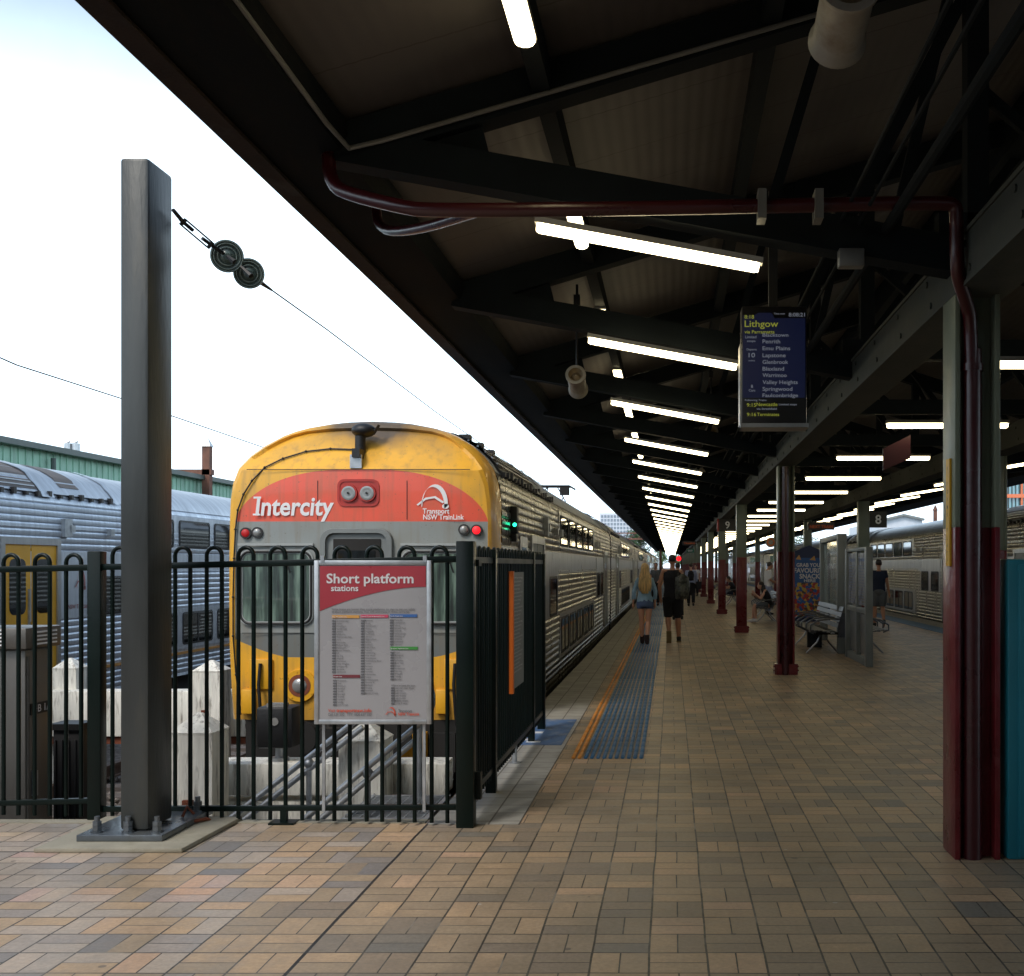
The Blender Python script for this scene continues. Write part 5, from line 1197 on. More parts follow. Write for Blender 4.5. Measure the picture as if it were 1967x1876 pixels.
t = thing('buffer_beam', 'far white beam between two pointed posts left of the yellow train', 'buffer beam', (-6.6, 14.4, 0)); b = MB(); b.box(-8.1, -5.1, 14.25, 14.55, -.52, .05); b.build('upper_beam', M['white_post'], t, bevel=.012); b = MB(); b.box(-8.0, -5.2, 14.3, 14.5, -.62, -.54); b.build('red_strip', M['rust'], t)
# small box lamp on the beam
t = thing('buffer_lamp', 'black lamp box on a short stand on the white buffer beam', 'lamp box', (-3.03, 8.3, .19))
b = MB(); b.box(-3.07, -2.80, 8.4, 8.62, .27, .575); b.build('box', M['black'], t, bevel=.02)
b = MB(); b.cyl((-2.93, 8.5, .1), (-2.93, 8.5, .28), .03); b.cyl((-2.93, 8.5, .165), (-2.93, 8.5, .19), .07, n=14); b.build('stand', M['galv'], t)
b = MB(); b.cyl((-2.93, 8.39, .47), (-2.93, 8.402, .47), .03, n=12); b.box(-3.0, -2.86, 8.42, 8.5, .575, .6); b.build('lens', M['lamp_glass'], t)
# steel stairs down to the track
t = thing('steel_stairs', 'small steel staircase with grey tube handrails going down to the track', 'stairs', (-1.85, 8, 0))
b = MB(); b.box(-2.12, -1.56, 7.28, 7.31, -.05, .0); b.box(-2.12, -1.56, 8.02, 8.05, -.05, .0); b.box(-2.12, -2.09, 7.31, 8.02, -.05, 0); b.box(-1.59, -1.56, 7.31, 8.02, -.05, 0)
for k in range(14): b.box(-2.09, -1.59, 7.33 + k * .05, 7.335 + k * .05, -.03, -.003)
for k in range(9): b.box(-2.08 + k * .058, -2.074 + k * .058, 7.31, 8.02, -.03, -.006)
b.build('grating', M['galv'], t)
b = MB()
for k in range(5): b.box(-2.42 - k * .25, -2.16 - k * .25, 7.32, 8.0, -.24 - k * .2, -.2 - k * .2)
b.build('treads', M['galv'], t)
b = MB()
for yr in (7.32, 8.03): b.beam((-2.05, yr, -.05), (-3.45, yr, -1.15), .04, .16)
b.build('stringer', M['galv'], t)
def rail(p0, p1, yr, loop):
    d = Vector((0, 0, -.085)); A = Vector((p0[0], yr, p0[1])); B = Vector((p1[0], yr, p1[1]))
    b = MB()
    if loop:
        dl = (B - A).normalized(); nr = Vector((-dl.z, 0, dl.x)); rl = .19
        C = B + dl * .06 + nr * rl
        b.tube([A, B] + [C + dl * rl * math.cos(a) + nr * rl * math.sin(a) for a in (R(-85 + 18 * q) for q in range(10))], .021, 10)
    else: b.tube([A, B], .021, 10)
    b.tube([A + d, B + d], .021, 10)
    for f in (.25, .72):
        P = A.lerp(B, f); b.ell(P + d * .5, .036, 10, 8); b.tube([P, Vector((P.x, P.y, P.z - .85))], .02, 10)
    b.build('handrail', M['galv'], t, smooth=60)
rail((-3.5, -.47), (-2.15, .58), 7.93, False); rail((-2.75, -.33), (-1.66, .572), 7.36, True)
b = MB(); b.cyl((-1.78, 8.03, -.2), (-1.78, 8.03, .62), .022); b.build('post', M['galv'], t)
b = MB(); b.box(-2.2, -1.45, 7.25, 7.28, -.2, -.01); b.build('kick_plate', M['dark_concrete'], t)
# equipment cabinet
t = thing('equipment_cabinet', 'stainless trackside cabinet with louvres behind the fence at far left', 'cabinet', (-5, 8.2, -1.2))
b = MB(); b.box(-6.1, -4.56, 8.02, 8.38, -1.24, 1.03); b.build('body', M['cabinet'], t, bevel=.008)
b = MB(); b.prism([(-6.2, 7.96, 1.035), (-4.52, 7.96, 1.035), (-4.52, 8.42, 1.035), (-6.2, 8.42, 1.035)], (0, 0, .15)); b.build('hood', M['cabinet'], t, bevel=.01)
b = MB()
for z0, xs_ in ((-.05, ()), (1.06, ((-4.99, -4.87), (-4.80, -4.68))), (-.72, ((-4.98, -4.80),)),):
    for xa, xb in xs_:
        for k in range(5 if z0 > 0 else 7):
            zz = z0 + k * (.026 if z0 > 0 else .035); b.box(xa, xb, (7.945 if z0 > 0 else 8.012), (7.952 if z0 > 0 else 8.02), zz, zz + .012)
for y0_ in (8.08, 8.24):
    for k in range(7): b.box(-4.56, -4.552, y0_, y0_ + .1, -.7 + k * .035, -.686 + k * .035)
for k in range(4): b.box(-4.52, -4.512, 8.05, 8.35, 1.06 + k * .028, 1.072 + k * .028)
b.build('louvre', M['white'], t)
b = MB(); b.box(-4.556, -4.548, 8.07, 8.34, .56, .64); pl = b.build('label_plate', M['black'], t)
b = MB(); b.text('DB 1/1', .075, Matrix.Translation((-4.545, 8.09, .575)) @ Matrix.Rotation(math.pi / 2, 4, 'Z') @ XY, 'L', .01, width=.23); b.build('label_text', M['ink_white'], pl, smooth=-1)
b = MB(); b.box(-4.56, -4.53, 8.1, 8.13, -.02, .16); b.build('handle', M['galv'], t)
b = MB(); b.box(-4.565, -4.55, 8.04, 8.06, -1.1, .98); b.build('door_seam', M['dark_concrete'], t)
t = thing('track_bin', 'black ribbed box standing on the ballast beside the cabinet', 'box', (-5.05, 9.4, -1.2))
b = MB(); b.box(-5.06, -4.84, 9.3, 9.5, -1.24, .28)
for k in range(4): b.box(-5.05 + k * .055, -5.03 + k * .055, 9.285, 9.3, -1.1, .2)
b.build('body', M['black'], t, bevel=.01); b = MB(); b.box(-5.08, -4.82, 9.27, 9.52, .28, .33); b.build('lid', M['black'], t)
b = MB(); b.tube([(-3.02, 7.02, .07), (-3.0, 7.04, .13), (-2.96, 7.05, .08)], .01, 6); b.tube([(-2.99, 6.93, .05), (-2.9, 7.1, .04), (-2.85, 7.3, -.1)], .012, 6); tag(b.build('bond_cable', M['rust']), 'short rusty red cable at the foot of the steel pole', 'cable')

# ================================================================== TEAL CABINET
t = thing('teal_cabinet', 'teal cabinet at the right edge beside the nearest column', 'cabinet', (2.2, 6.3, 0))
b = MB(); b.box(1.855, 2.75, 6.26, 6.75, .0, 1.66); b.build('body', M['teal'], t, bevel=.015)
b = MB(); b.box(1.91, 2.7, 6.235, 6.262, .02, 1.63); dd = b.build('front_panel', M['teal'], t, bevel=.008)
b = MB(); b.box(1.955, 2.2, 6.225, 6.236, 1.20, 1.34); b.build('notice', M['frame_metal'], dd)

# ================================================================== SHELTER SCREEN, POSTER FRAMES, VENDING MACHINE, BENCHES
t = thing('poster_stand', 'tall grey double poster stand in the middle of the platform', 'poster stand', (3.23, 19, 0))
b = MB(); 
for yp in (18.2, 20.25): b.box(3.125, 3.235, yp, yp + .16, 0, 1.93)
b.box(3.14, 3.22, 18.36, 20.25, 1.87, 1.93); b.box(3.14, 3.22, 18.36, 20.25, .84, .93); b.box(3.14, 3.22, 18.36, 20.25, .0, .12); b.box(3.14, 3.22, 19.22, 19.32, .12, 1.87)
b.build('frame', M['grey_panel'], t, bevel=.006)
for ya, yb in ((18.36, 19.18), (19.36, 20.2)):
    b = MB(); b.box(3.16, 3.19, ya, yb, .97, 1.84); ps = b.build('poster', M['poster'], t)
    b = MB(); mm = Matrix.Translation((3.158, yb - .06, 1.7)) @ Matrix.Rotation(-math.pi / 2, 4, 'Z') @ XY
    b.text('Timetable', .1, mm, 'L', .02, width=.6)
    for k in range(14): b.text('Central to Lithgow' if k % 2 else 'Strathfield Parramatta', .03, Matrix.Translation((0, 0, -.08 - k * .048)) @ mm, 'L', .01, width=.66 - (k % 3) * .08)
    b.build('print', M['bar_blue'], ps, smooth=-1)
    b = MB(); b.box(3.19, 3.2, ya, yb, .16, .82); b.build('lower_panel', M['frame_metal'], t)
t = thing('wind_screen', 'glass wind screen with thick grey posts behind the bench', 'wind screen', (3.25, 23, 0))
b = MB()
b.box(3.08, 3.25, 21.0, 21.12, 0, 2.22); b.box(3.26, 3.42, 24.8, 24.92, 0, 2.22)
b.beam((3.165, 21.1, 2.17), (3.34, 24.8, 2.17), .14, .1); b.beam((3.165, 21.1, .81), (3.34, 24.8, .81), .08, .06); b.build('frame', M['grey_panel'], t, bevel=.006)
b = MB(); b.beam((3.165, 21.12, 1.48), (3.34, 24.8, 1.48), .01, 1.28); b.build('glass', M['glass_panel'], t, smooth=0)
b = MB(); b.box(3.075, 3.255, 20.99, 21.13, .3, .75); b.build('kick_panel', M['seat_metal'], t)
vx, vy = 3.42, 33.0
t = thing('vending_machine', 'snack vending machine with gabled top and colourful blue advert', 'vending machine', (4.05, vy, 0))
b = MB(); b.prism([(vx, vy, 0), (vx + 1.2, vy, 0), (vx + 1.2, vy, 1.98), (vx + .6, vy, 2.22), (vx, vy, 1.98)], (0, .8, 0)); b.build('body', M['navy'], t)
b = MB(); b.box(vx + .1, vx + 1.1, vy - .012, vy - .001, .12, 1.86); adv = b.build('advert_panel', pbr('advert_blue', (.02, .09, .26), .4, bump=0), t)
b = MB(); b.box(vx + .12, vx + 1.08, vy - .02, vy - .013, .14, 1.14); b.build('snack_picture', M['snack'], adv)
b = MB()
for s, z, h, wd in (('GRAB YOUR', 1.6, .15, .78), ('FAVOURITE', 1.43, .19, .92), ('SNACK', 1.26, .19, .6), ('HERE', 1.16, .11, .34)): b.text(s, h, fr(vx + .61, vy - .022, z), 'C', .03, width=wd)
b.build('slogan', M['ink_white'], adv, smooth=-1)
b = MB(); b.prism([(vx + .2, vy - .02, 1.82), (vx + .3, vy - .02, 1.95), (vx + .36, vy - .02, 1.8)], (0, -.004, 0)); b.prism([(vx + .6, vy - .02, 1.8), (vx + .74, vy - .02, 1.92), (vx + .78, vy - .02, 1.78)], (0, -.004, 0)); b.build('crisp', M['bar_orange'], adv)

def bench(x, y0, y1, s, label):
    """bench along Y; s=-1 faces left: seat extends to -x from back at x"""
    t = thing('platform_bench', label, 'bench', (x, (y0 + y1) / 2, 0), 'metal platform benches')
    b = MB()
    for k in range(6): b.box(min(x + s * (.06 + k * .075), x + s * (.12 + k * .075)), max(x + s * (.06 + k * .075), x + s * (.12 + k * .075)), y0, y1, .43 - .012 * (k < 3) * (3 - k) + .004 * k, .445 - .012 * (k < 3) * (3 - k) + .004 * k)
    b.build('seat', M['seat_metal'], t)
    b = MB()
    for k in range(4): z = .5 + k * .1; xx = x - s * (.0 + k * .03); m_ = Matrix.Translation((xx, (y0 + y1) / 2, z + .04)) @ Matrix.Rotation(s * -.28, 4, 'Y'); b.obox(m_, .014, y1 - y0, .085)
    b.build('backrest', M['seat_metal'], t)
    n = max(2, round((y1 - y0) / .62))
    for k in range(n + 1):
        y = y0 + .02 + (y1 - y0 - .04) * k / n; b = MB()
        b.tube([(x - s * .04, y, .66), (x + s * .12, y, .67), (x + s * .36, y, .64), (x + s * .5, y, .55), (x + s * .5, y, .46), (x + s * .4, y, .42)], .016, 8); b.build('armrest', M['seat_metal'], t, smooth=60)
    b = MB()
    yl = [(y0 + y1) / 2 - (y1 - y0) * .3, (y0 + y1) / 2 + (y1 - y0) * .3]
    for y in yl: b.tube([(x + s * .5, y, .0), (x + s * .3, y, .2), (x + s * .2, y, .41)], .018, 6); b.tube([(x - s * .1, y, .0), (x + s * .08, y, .2), (x + s * .2, y, .41)], .018, 6); b.beam((x + s * .45, y, .41), (x, y, .41), .03, .03)
    b.build('leg', M['frame_metal'], t)
    return t
bn = bench(3.02, 20.5, 23.9, -1, 'nearest metal bench facing left in front of the glass screen')
b = MB(); b.box(2.72, 3.0, 22.6, 22.75, 0, .4); b.box(2.6, 3.05, 20.7, 23.7, .37, .41); b.build('pedestal', M['under'], bn)
bench(3.45, 20.6, 23.4, 1, 'metal bench facing right on the far side of the glass screen')
bench(2.95, 32.2, 34.6, -1, 'metal bench with the woman in black sitting on it')
bench(2.75, 46.0, 48.4, -1, 'far metal bench between the third and fourth columns')
bench(2.75, 58.0, 60.4, -1, 'most distant metal bench along the left row')
t = thing('railing', 'dark railing at a stair opening behind the seated woman', 'railing', (3.2, 40, 0)); b = MB()
for y in (39.5, 41, 42.5, 44): b.cyl((2.6, y, 0), (2.6, y, 1.0), .025)
b.tube([(2.6, 39.5, .6), (2.6, 39.5, .98), (2.6, 39.7, 1.08), (2.6, 44, 1.08)], .03, 8); b.tube([(2.6, 39.5, .55), (2.6, 44, .55)], .02, 8); b.build('rails', M['dark_steel'], t)

# ================================================================== PEOPLE
def solid(name, parts, mat, par, voxel, smooth=2, disp=0):
    b = MB()
    for p in parts:
        if p[0] == 't': b.tube(p[1], p[2], 10, squash=p[3] if len(p) > 3 else None)
        elif p[0] == 'e': b.ell(p[1], p[2], 14, 10)
        elif p[0] == 'l':
            b.loft([[(cx + rx * math.cos(a), cy + ry * math.sin(a), z) for a in (2 * math.pi * j / 20 for j in range(20))] for z, rx, ry, cx, cy in p[1]])
        elif p[0] == 'b': b.obox(p[1], *p[2])
    bmesh.ops.recalc_face_normals(b.bm, faces=b.bm.faces[:])
    me = bpy.data.meshes.new('tmp'); b.bm.to_mesh(me); b.bm.free()
    o = bpy.data.objects.new('tmp', me); col.objects.link(o)
    r = o.modifiers.new('r', 'REMESH'); r.mode = 'VOXEL'; r.voxel_size = voxel; r.adaptivity = 0
    s = o.modifiers.new('s', 'SMOOTH'); s.factor = .6; s.iterations = smooth
    dg = bpy.context.evaluated_depsgraph_get()
    me2 = bpy.data.meshes.new_from_object(o.evaluated_get(dg)); bpy.data.objects.remove(o); bpy.data.meshes.remove(me)
    if disp:
        for v in me2.vertices:
            c = v.co; v.co = c + v.normal * disp * (noise.noise((c.x * 14, c.y * 14, c.z * 7)) + .5 * noise.noise((c.x * 30, c.y * 30, c.z * 18)))
    me2.name = name
    me2.materials.clear(); me2.materials.append(mat)
    for p in me2.polygons: p.use_smooth = True
    ob = bpy.data.objects.new(name, me2); col.objects.link(ob); ob.parent = par
    return ob
V = Vector
def person(label, loc, yaw, h, P, clothes, skin='skin', vox=.011, female=False):
    """P: pose joints in a 1.75 m frame, facing +Y. clothes: list of callables(name, parts builder)"""
    t = thing('person', label, 'person', loc); t.rotation_euler.z = yaw; t.scale = (h / 1.75,) * 3
    J = dict(pel=V((0, 0, .95)), chest=V((0, 0, 1.28)), neck=V((0, -.01, 1.47)), head=V((0, .02, 1.625)),
             sL=V((-.175, 0, 1.41)), sR=V((.175, 0, 1.41)), eL=V((-.22, -.02, 1.13)), eR=V((.22, -.02, 1.13)), wL=V((-.235, .04, .88)), wR=V((.235, .04, .88)),
             hL=V((-.09, 0, .9)), hR=V((.09, 0, .9)), kL=V((-.095, .02, .5)), kR=V((.095, .02, .5)), aL=V((-.09, -.02, .08)), aR=V((.09, -.02, .08)))
    J.update({k: V(v) for k, v in P.items()})
    if female:
        for k in ('sL', 'sR'): J[k] = V((J[k].x * .86, J[k].y, J[k].z - .01))
    J['fm'] = female
    wa = .115 if female else .14
    body = []
    pel, ch, nk = J['pel'], J['chest'], J['neck']
    def sp(f): return pel.lerp(nk, f)
    body.append(('l', [(sp(f).z, rx, ry, sp(f).x, sp(f).y) for f, rx, ry in ((-.12, .12, .09), (0, .155 if female else .15, .11), (.2, wa + .01, .095), (.4, wa + .005, .095), (.65, .155 if female else .17, .11), (.85, .15 if female else .17, .09), (.97, .09, .065))]) if abs(nk.y - pel.y) < .2 else ('t', [pel, sp(.3), sp(.6), sp(.85), nk], [.13, .12, .14, .13, .07], (1.15, .85)))
    body.append(('t', [sp(.92), nk, J['head'] + V((0, -.01, -.06))], [.065, .052, .05]))
    hd = J['head']; body.append(('e', hd + V((0, -.005, .02)), (.073, .092, .105))); body.append(('e', hd + V((0, .03, -.05)), (.052, .06, .062)))
    body.append(('t', [hd + V((0, .08, .02)), hd + V((0, .112, -.022))], [.01, .016])); 
    for s in (-1, 1): body.append(('e', hd + V((s * .076, -.005, -.005)), (.012, .02, .03)))
    rs_ = .9 if female else 1.08
    for s, a in ((-1, 'L'), (1, 'R')):
        S_, E, W_ = J['s' + a], J['e' + a], J['w' + a]
        body.append(('t', [sp(.86), S_, S_.lerp(E, .4), E, E.lerp(W_, .3), W_], [.06, .053 * rs_, .046 * rs_, .036 * rs_, .038 * rs_, .025 * rs_]))
        d = (W_ - E).normalized(); q = d.to_track_quat('Z', 'Y').to_matrix()
        perp = V((0, 1, 0)) - d * d.y
        if perp.length < .1: perp = V((1, 0, 0))
        perp.normalize(); nrm = d.cross(perp)
        palm = W_ + d * .055; body.append(('t', [W_, palm, W_ + d * .09], [.024, .032, .030], None)); 
        for i, (L, o) in enumerate(((.062, -.026), (.072, -.009), (.068, .009), (.052, .026))):
            b0 = W_ + d * .085 + perp * -o; b1 = b0 + d * L * .5 + nrm * s * .004; b2 = b1 + (d * .8 - nrm * s * .5).normalized() * L * .5
            body.append(('t', [b0, b1, b2], [.010, .0095, .0075]))
        t0 = W_ + d * .03 + perp * .025; body.append(('t', [t0, t0 + (d + perp * .9).normalized() * .035, t0 + (d * 1.0 + perp * .35).normalized() * .07], [.013, .012, .009]))
        H_, K, A = J['h' + a], J['k' + a], J['a' + a]
        lg = .94 if female else 1.0
        body.append(('t', [pel.lerp(H_, .6), H_, H_.lerp(K, .35), K, K.lerp(A, .28), K.lerp(A, .6), A], [.1, .092, .082 * lg, .055 * lg, .062 * lg, .05 * lg, .038]))
        fd = J.get('f' + a, V((0, 1, -.12))); body.append(('t', [A + V((0, -.02, -.02)), A + V(fd) * .09 + V((0, 0, -.035)), A + V(fd) * .17 + V((0, 0, -.03))], [.04, .036, .024]))
    solid('body', body, M[skin], t, vox, 2)
    b = MB()
    for s in (-1, 1): b.ell(hd + V((s * .03, .083, .012)), (.012, .008, .008), 8, 6)
    e = b.build('eyes', M['black'], None); e.parent = t
    clothes(t, J, sp, vox)
    return t
def torso(sp, f0, f1, g, sc=1.0, female=False):
    tab = ((-.22, .17, .125), (-.05, .168, .12), (.1, .155, .11), (.3, .13 if female else .15, .105), (.5, .14 if female else .165, .11), (.65, .155 if female else .18, .115), (.85, .145 if female else .17, .09), (.95, .09, .07))
    rows = [(sp(f).z, (rx + g) * sc, (ry + g) * sc, sp(f).x, sp(f).y) for f, rx, ry in tab if f0 <= f <= f1]
    return ('l', rows)
def shoe(A, fd=(0, 1, 0), up=None, g=0):
    fd = V(fd).normalized(); return [('t', [A + V((0, 0, .03)), A + V((0, -.01, -.02))], [.048 + g, .05 + g]), ('t', [A - fd * .04 + V((0, 0, -.045)), A + fd * .08 + V((0, 0, -.045)), A + fd * .17 + V((0, 0, -.05))], [.043 + g, .046 + g, .032 + g])]

# --- woman in blue shirt
def cw(t, J, sp, vx_):
    pr = [torso(sp, -.1, .97, .01, 1.0, True)]
    for a in 'LR': pr.append(('t', [sp(.86), J['s' + a], J['s' + a].lerp(J['e' + a], .5), J['e' + a], J['e' + a].lerp(J['w' + a], .62)], [.065, .056, .051, .046, .044]))
    solid('shirt', pr, M['denim_shirt'], t, .012, 2, .010)
    pr = [('l', [(.99, .15, .12, 0, 0), (.9, .172, .13, 0, -.01), (.82, .165, .125, 0, -.005)])]
    for a in 'LR': pr.append(('t', [J['h' + a] + V((0, 0, .02)), J['h' + a].lerp(J['k' + a], .30)], [.1, .094]))
    solid('shorts', pr, M['denim'], t, .012, 2, .004)
    hd = J['head']
    pr = [('e', hd + V((0, -.02, .035)), (.092, .105, .11)), ('l', [(hd.z + .05, .09, .09, 0, -.03), (hd.z - .08, .105, .075, 0, -.05), (hd.z - .2, .125, .06, .0, -.085), (hd.z - .32, .135, .055, 0, -.105), (hd.z - .42, .115, .05, .0, -.11), (hd.z - .52, .06, .035, .0, -.11)])]
    for k in range(11): x = -.12 + .024 * k; pr.append(('t', [hd + V((x * .6, -.07, .0)), hd + V((x * .95, -.12, -.2)), hd + V((x * 1.05, -.13 + .01 * (k % 2), -.36)), hd + V((x * .95, -.125, -.46 - .03 * (k % 3)))], [.02, .021, .02, .008]))
    solid('hair', pr, M['blonde'], t, .009, 1, .006)
    solid('boots', [p for a in 'LR' for p in shoe(J['a' + a], g=.004) + [('t', [J['a' + a] + V((0, -.005, .12)), J['a' + a]], [.052, .055])]], M['boot'], t, .012)
person('blonde woman in a light blue shirt and denim shorts walking away on the tactile strip', (-.54, 23.5, 0), R(2), 1.67,
       dict(kL=(-.075, .03, .5), kR=(.07, .0, .49), aL=(-.055, .1, .09), aR=(.045, -.16, .1), eL=(-.24, -.02, 1.13), eR=(.23, -.02, 1.13), wL=(-.25, .06, .89), wR=(.215, .06, .89)), cw, 'skin', .0095, True)
# --- man in black
def cm(t, J, sp, vx_):
    solid('tank_top', [torso(sp, -.22, .97, .014), ('t', [sp(.78) + V((-.13, 0, 0)), sp(.94) + V((-.09, 0, 0))], [.07, .05]), ('t', [sp(.78) + V((.13, 0, 0)), sp(.94) + V((.09, 0, 0))], [.07, .05])], M['black_cloth'], t, .012, 2, .006)
    pr = [('l', [(1.0, .16, .12, 0, 0), (.9, .18, .135, 0, -.01), (.8, .175, .125, 0, -.005)])]
    for a in 'LR': pr.append(('t', [J['h' + a], J['h' + a].lerp(J['k' + a], .5), J['h' + a].lerp(J['k' + a], 1.0)], [.11, .1, .086]))
    solid('shorts', pr, M['black_cloth'], t, .012, 2, .005)
    hd = J['head']; solid('hair', [('e', hd + V((0, -.022, .045)), (.083, .09, .09))], M['dark_hair'], t, .01, 1, .002)
    solid('shoes', [p for a in 'LR' for p in shoe(J['a' + a], J['f' + a])], M['shoe'], t, .012)
    b = MB(); A = J['aR']; b.box(A.x - .05, A.x + .05, -.1 + A.y, .2 + A.y, -.0, .025)
    A = J['aL']; fd = V(J['fL']).normalized(); nrm = V((0, -fd.z, fd.y)).normalized()
    m_ = Matrix.Translation(A + fd * .06 - nrm * (-.0) + V((0, -.045, -.045))) @ fd.to_track_quat('Y', 'Z').to_matrix().to_4x4(); b.obox(m_, .1, .29, .03)
    so = b.build('soles', M['tan_sole'], None, bevel=.01); so.parent = t
man = person('man in black tank top and black shorts walking away with a camouflage backpack', (.03, 24.2, 0), R(0), 1.86,
       dict(hL=(-.1, 0, .9), kL=(-.085, -.01, .5), aL=(-.07, -.26, .21), fL=(0, .45, -.95), fR=(0, 1, -.1), kR=(.11, .05, .49), aR=(.13, .04, .08), sL=(-.19, 0, 1.42), eL=(-.26, -.04, 1.13), wL=(-.235, .02, .88), wR=(.26, .12, .95), eR=(.25, -.02, 1.14)), cm, 'skin_tan', .0095)
def backpack(loc, yaw, sc, mat, label, strap=True):
    t = thing('backpack', label, 'backpack', loc); t.rotation_euler.z = yaw; t.scale = (sc,) * 3
    solid('bag', [('e', (0, 0, .02), (.15, .1, .25)), ('b', Matrix.Translation((0, .03, 0)), (.26, .1, .42))], M[mat], t, .012, 3, .008)
    solid('front_pocket', [('e', (0, -.09, -.08), (.11, .055, .13)), ('e', (0, -.06, .13), (.1, .045, .07))], M[mat], t, .012, 2, .004)
    b = MB(); b.tube([(-.08, .07, .2), (-.07, .12, .28), (-.06, .2, .27), (-.06, .24, .15)], .018, 6); b.tube([(.02, -.02, .24), (.02, -.03, .29), (.06, -.02, .24)], .008, 6); s_ = b.build('strap', M['black'], None, smooth=60); s_.parent = t
    return t
backpack((.24, 23.95, 1.16), R(8), 1.1, 'camo', 'grey green camouflage backpack slung on the right shoulder of the man in black')
t = thing('camera_bag', 'small black camera held in the left hand of the man in black', 'camera', (-.2, 24.2, .8)); b = MB(); b.box(-.17, -.08, 24.15, 24.24, .72, .84); b.cyl((-.12, 24.12, .78), (-.12, 24.15, .78), .03, n=14); b.build('body', M['black'], t, bevel=.01)
def simple(top, bottom, hair, shoes, tm='white_cloth', long=False, sleeve=.5):
    def f(t, J, sp, vx_):
        up = abs(J['neck'].y - J['pel'].y) < .2
        pr = [torso(sp, -.1, .95, .014)] if up else [('t', [J['pel'], sp(.3), sp(.6), sp(.88)], [.15, .14, .155, .13], (1.15, .9))]
        for a in 'LR':
            if sleeve: pr.append(('t', [sp(.86), J['s' + a], J['s' + a].lerp(J['e' + a], min(1, sleeve))] + ([J['e' + a].lerp(J['w' + a], .8)] if sleeve > 1 else []), [.075, .068, .062] + ([.045] if sleeve > 1 else [])))
        solid('shirt', pr, M[top], t, .016, 2, .006)
        pr = [('e', J['pel'] + V((0, 0, -.02)), (.175, .14, .13))]
        for a in 'LR': pr.append(('t', [J['h' + a], J['h' + a].lerp(J['k' + a], .5), J['k' + a] if long else J['h' + a].lerp(J['k' + a], .9)] + ([J['k' + a].lerp(J['a' + a], .9)] if long else []), [.11, .105, .09] + ([.065] if long else [])))
        solid('trousers' if long else 'shorts', pr, M[bottom], t, .016, 2, .005)
        hd = J['head']; hp = [('e', hd + V((0, -.022, .04)), (.086, .095, .092))]
        if hair == 'long': hp.append(('t', [hd + V((0, -.06, .0)), hd + V((0, -.09, -.12)), hd + V((0, -.08, -.25))], [.075, .08, .04]))
        solid('hair', hp, M['dark_hair'], t, .013, 1, .003)
        solid('shoes', [p for a in 'LR' for p in shoe(J['a' + a])], M[shoes], t, .015)
    return f
person('man in a dark blue shirt and dark shorts walking away beside the poster stand', (5.52, 30.2, 0), R(-4), 1.8,
       dict(kL=(-.1, .02, .5), aL=(-.1, .03, .08), kR=(.1, .0, .5), aR=(.11, -.2, .17), fR=(0, .6, -.8), wR=(.27, .05, .88)), simple('navy_cloth', 'grey_cloth', 'short', 'shoe'), 'skin_tan', .014)
sit = dict(pel=(0, 0, .53), neck=(0, .16, .99), chest=(0, .1, .8), head=(0, .27, 1.1), sL=(-.16, .15, .93), sR=(.16, .15, .93), eL=(-.2, .28, .70), eR=(.2, .28, .70), wL=(-.08, .44, .86), wR=(.08, .44, .80),
           hL=(-.1, .05, .5), hR=(.1, .05, .5), kL=(-.1, .45, .5), kR=(.1, .45, .5), aL=(-.1, .42, .08), aR=(.1, .5, .08))
person('woman in a black top sitting on the bench with her hand at her face', (2.85, 32.9, 0), R(90), 1.68, sit, simple('black_cloth', 'grey_cloth', 'long', 'white_cloth', sleeve=0), 'skin', .014, True)
person('man in a white T-shirt standing behind the bench looking down', (3.25, 38.0, 0), R(-75), 1.78, dict(head=(0, .07, 1.61), wL=(-.12, .28, 1.05), wR=(.12, .28, 1.05), eL=(-.24, .0, 1.12), eR=(.24, .0, 1.12)), simple('white_cloth', 'lilac_cloth', 'short', 'shoe', long=True, sleeve=.8), 'skin_tan', .014)
person('person with pale blue shirt, black trousers and a backpack walking away past the columns', (.8, 45.9, 0), 0, 1.74, dict(aL=(-.09, .12, .08), aR=(.1, -.12, .1)), simple('lilac_cloth', 'black_cloth', 'short', 'shoe', long=True, sleeve=1.2), 'skin', .018)
backpack((.8, 45.72, 1.22), 0, .85, 'black_cloth', 'black and white backpack on the person in pale blue')
t = thing('shoulder_bag', 'black bag hanging beside the person in pale blue', 'bag', (1.12, 45.9, .85)); solid('bag', [('b', Matrix.Translation((0, 0, 0)), (.22, .3, .3))], M['black_cloth'], t, .02, 3)
person('person mostly hidden beyond the man in black, only dark hair and shoes showing', (.2, 34.2, 0), 0, 1.72, dict(aL=(-.12, .1, .08), aR=(.13, -.05, .1)), simple('black_cloth', 'black_cloth', 'short', 'shoe', long=True), 'skin_tan', .018)
person('person in a dark top beside the train, seen between the couple', (-.62, 46.5, 0), R(170), 1.75, dict(wL=(-.15, .25, 1.0)), simple('grey_cloth', 'black_cloth', 'short', 'shoe', long=True), 'skin', .018)
person('person in dark clothes sitting on the far bench behind the fourth column', (2.62, 46.9, 0), R(90), 1.72, sit, simple('black_cloth', 'navy_cloth', 'short', 'shoe', long=True), 'skin_tan', .018)
person('distant standing person in white near the columns', (1.35, 62, 0), R(160), 1.7, {}, simple('white_cloth', 'black_cloth', 'short', 'shoe', long=True), 'skin', .02)

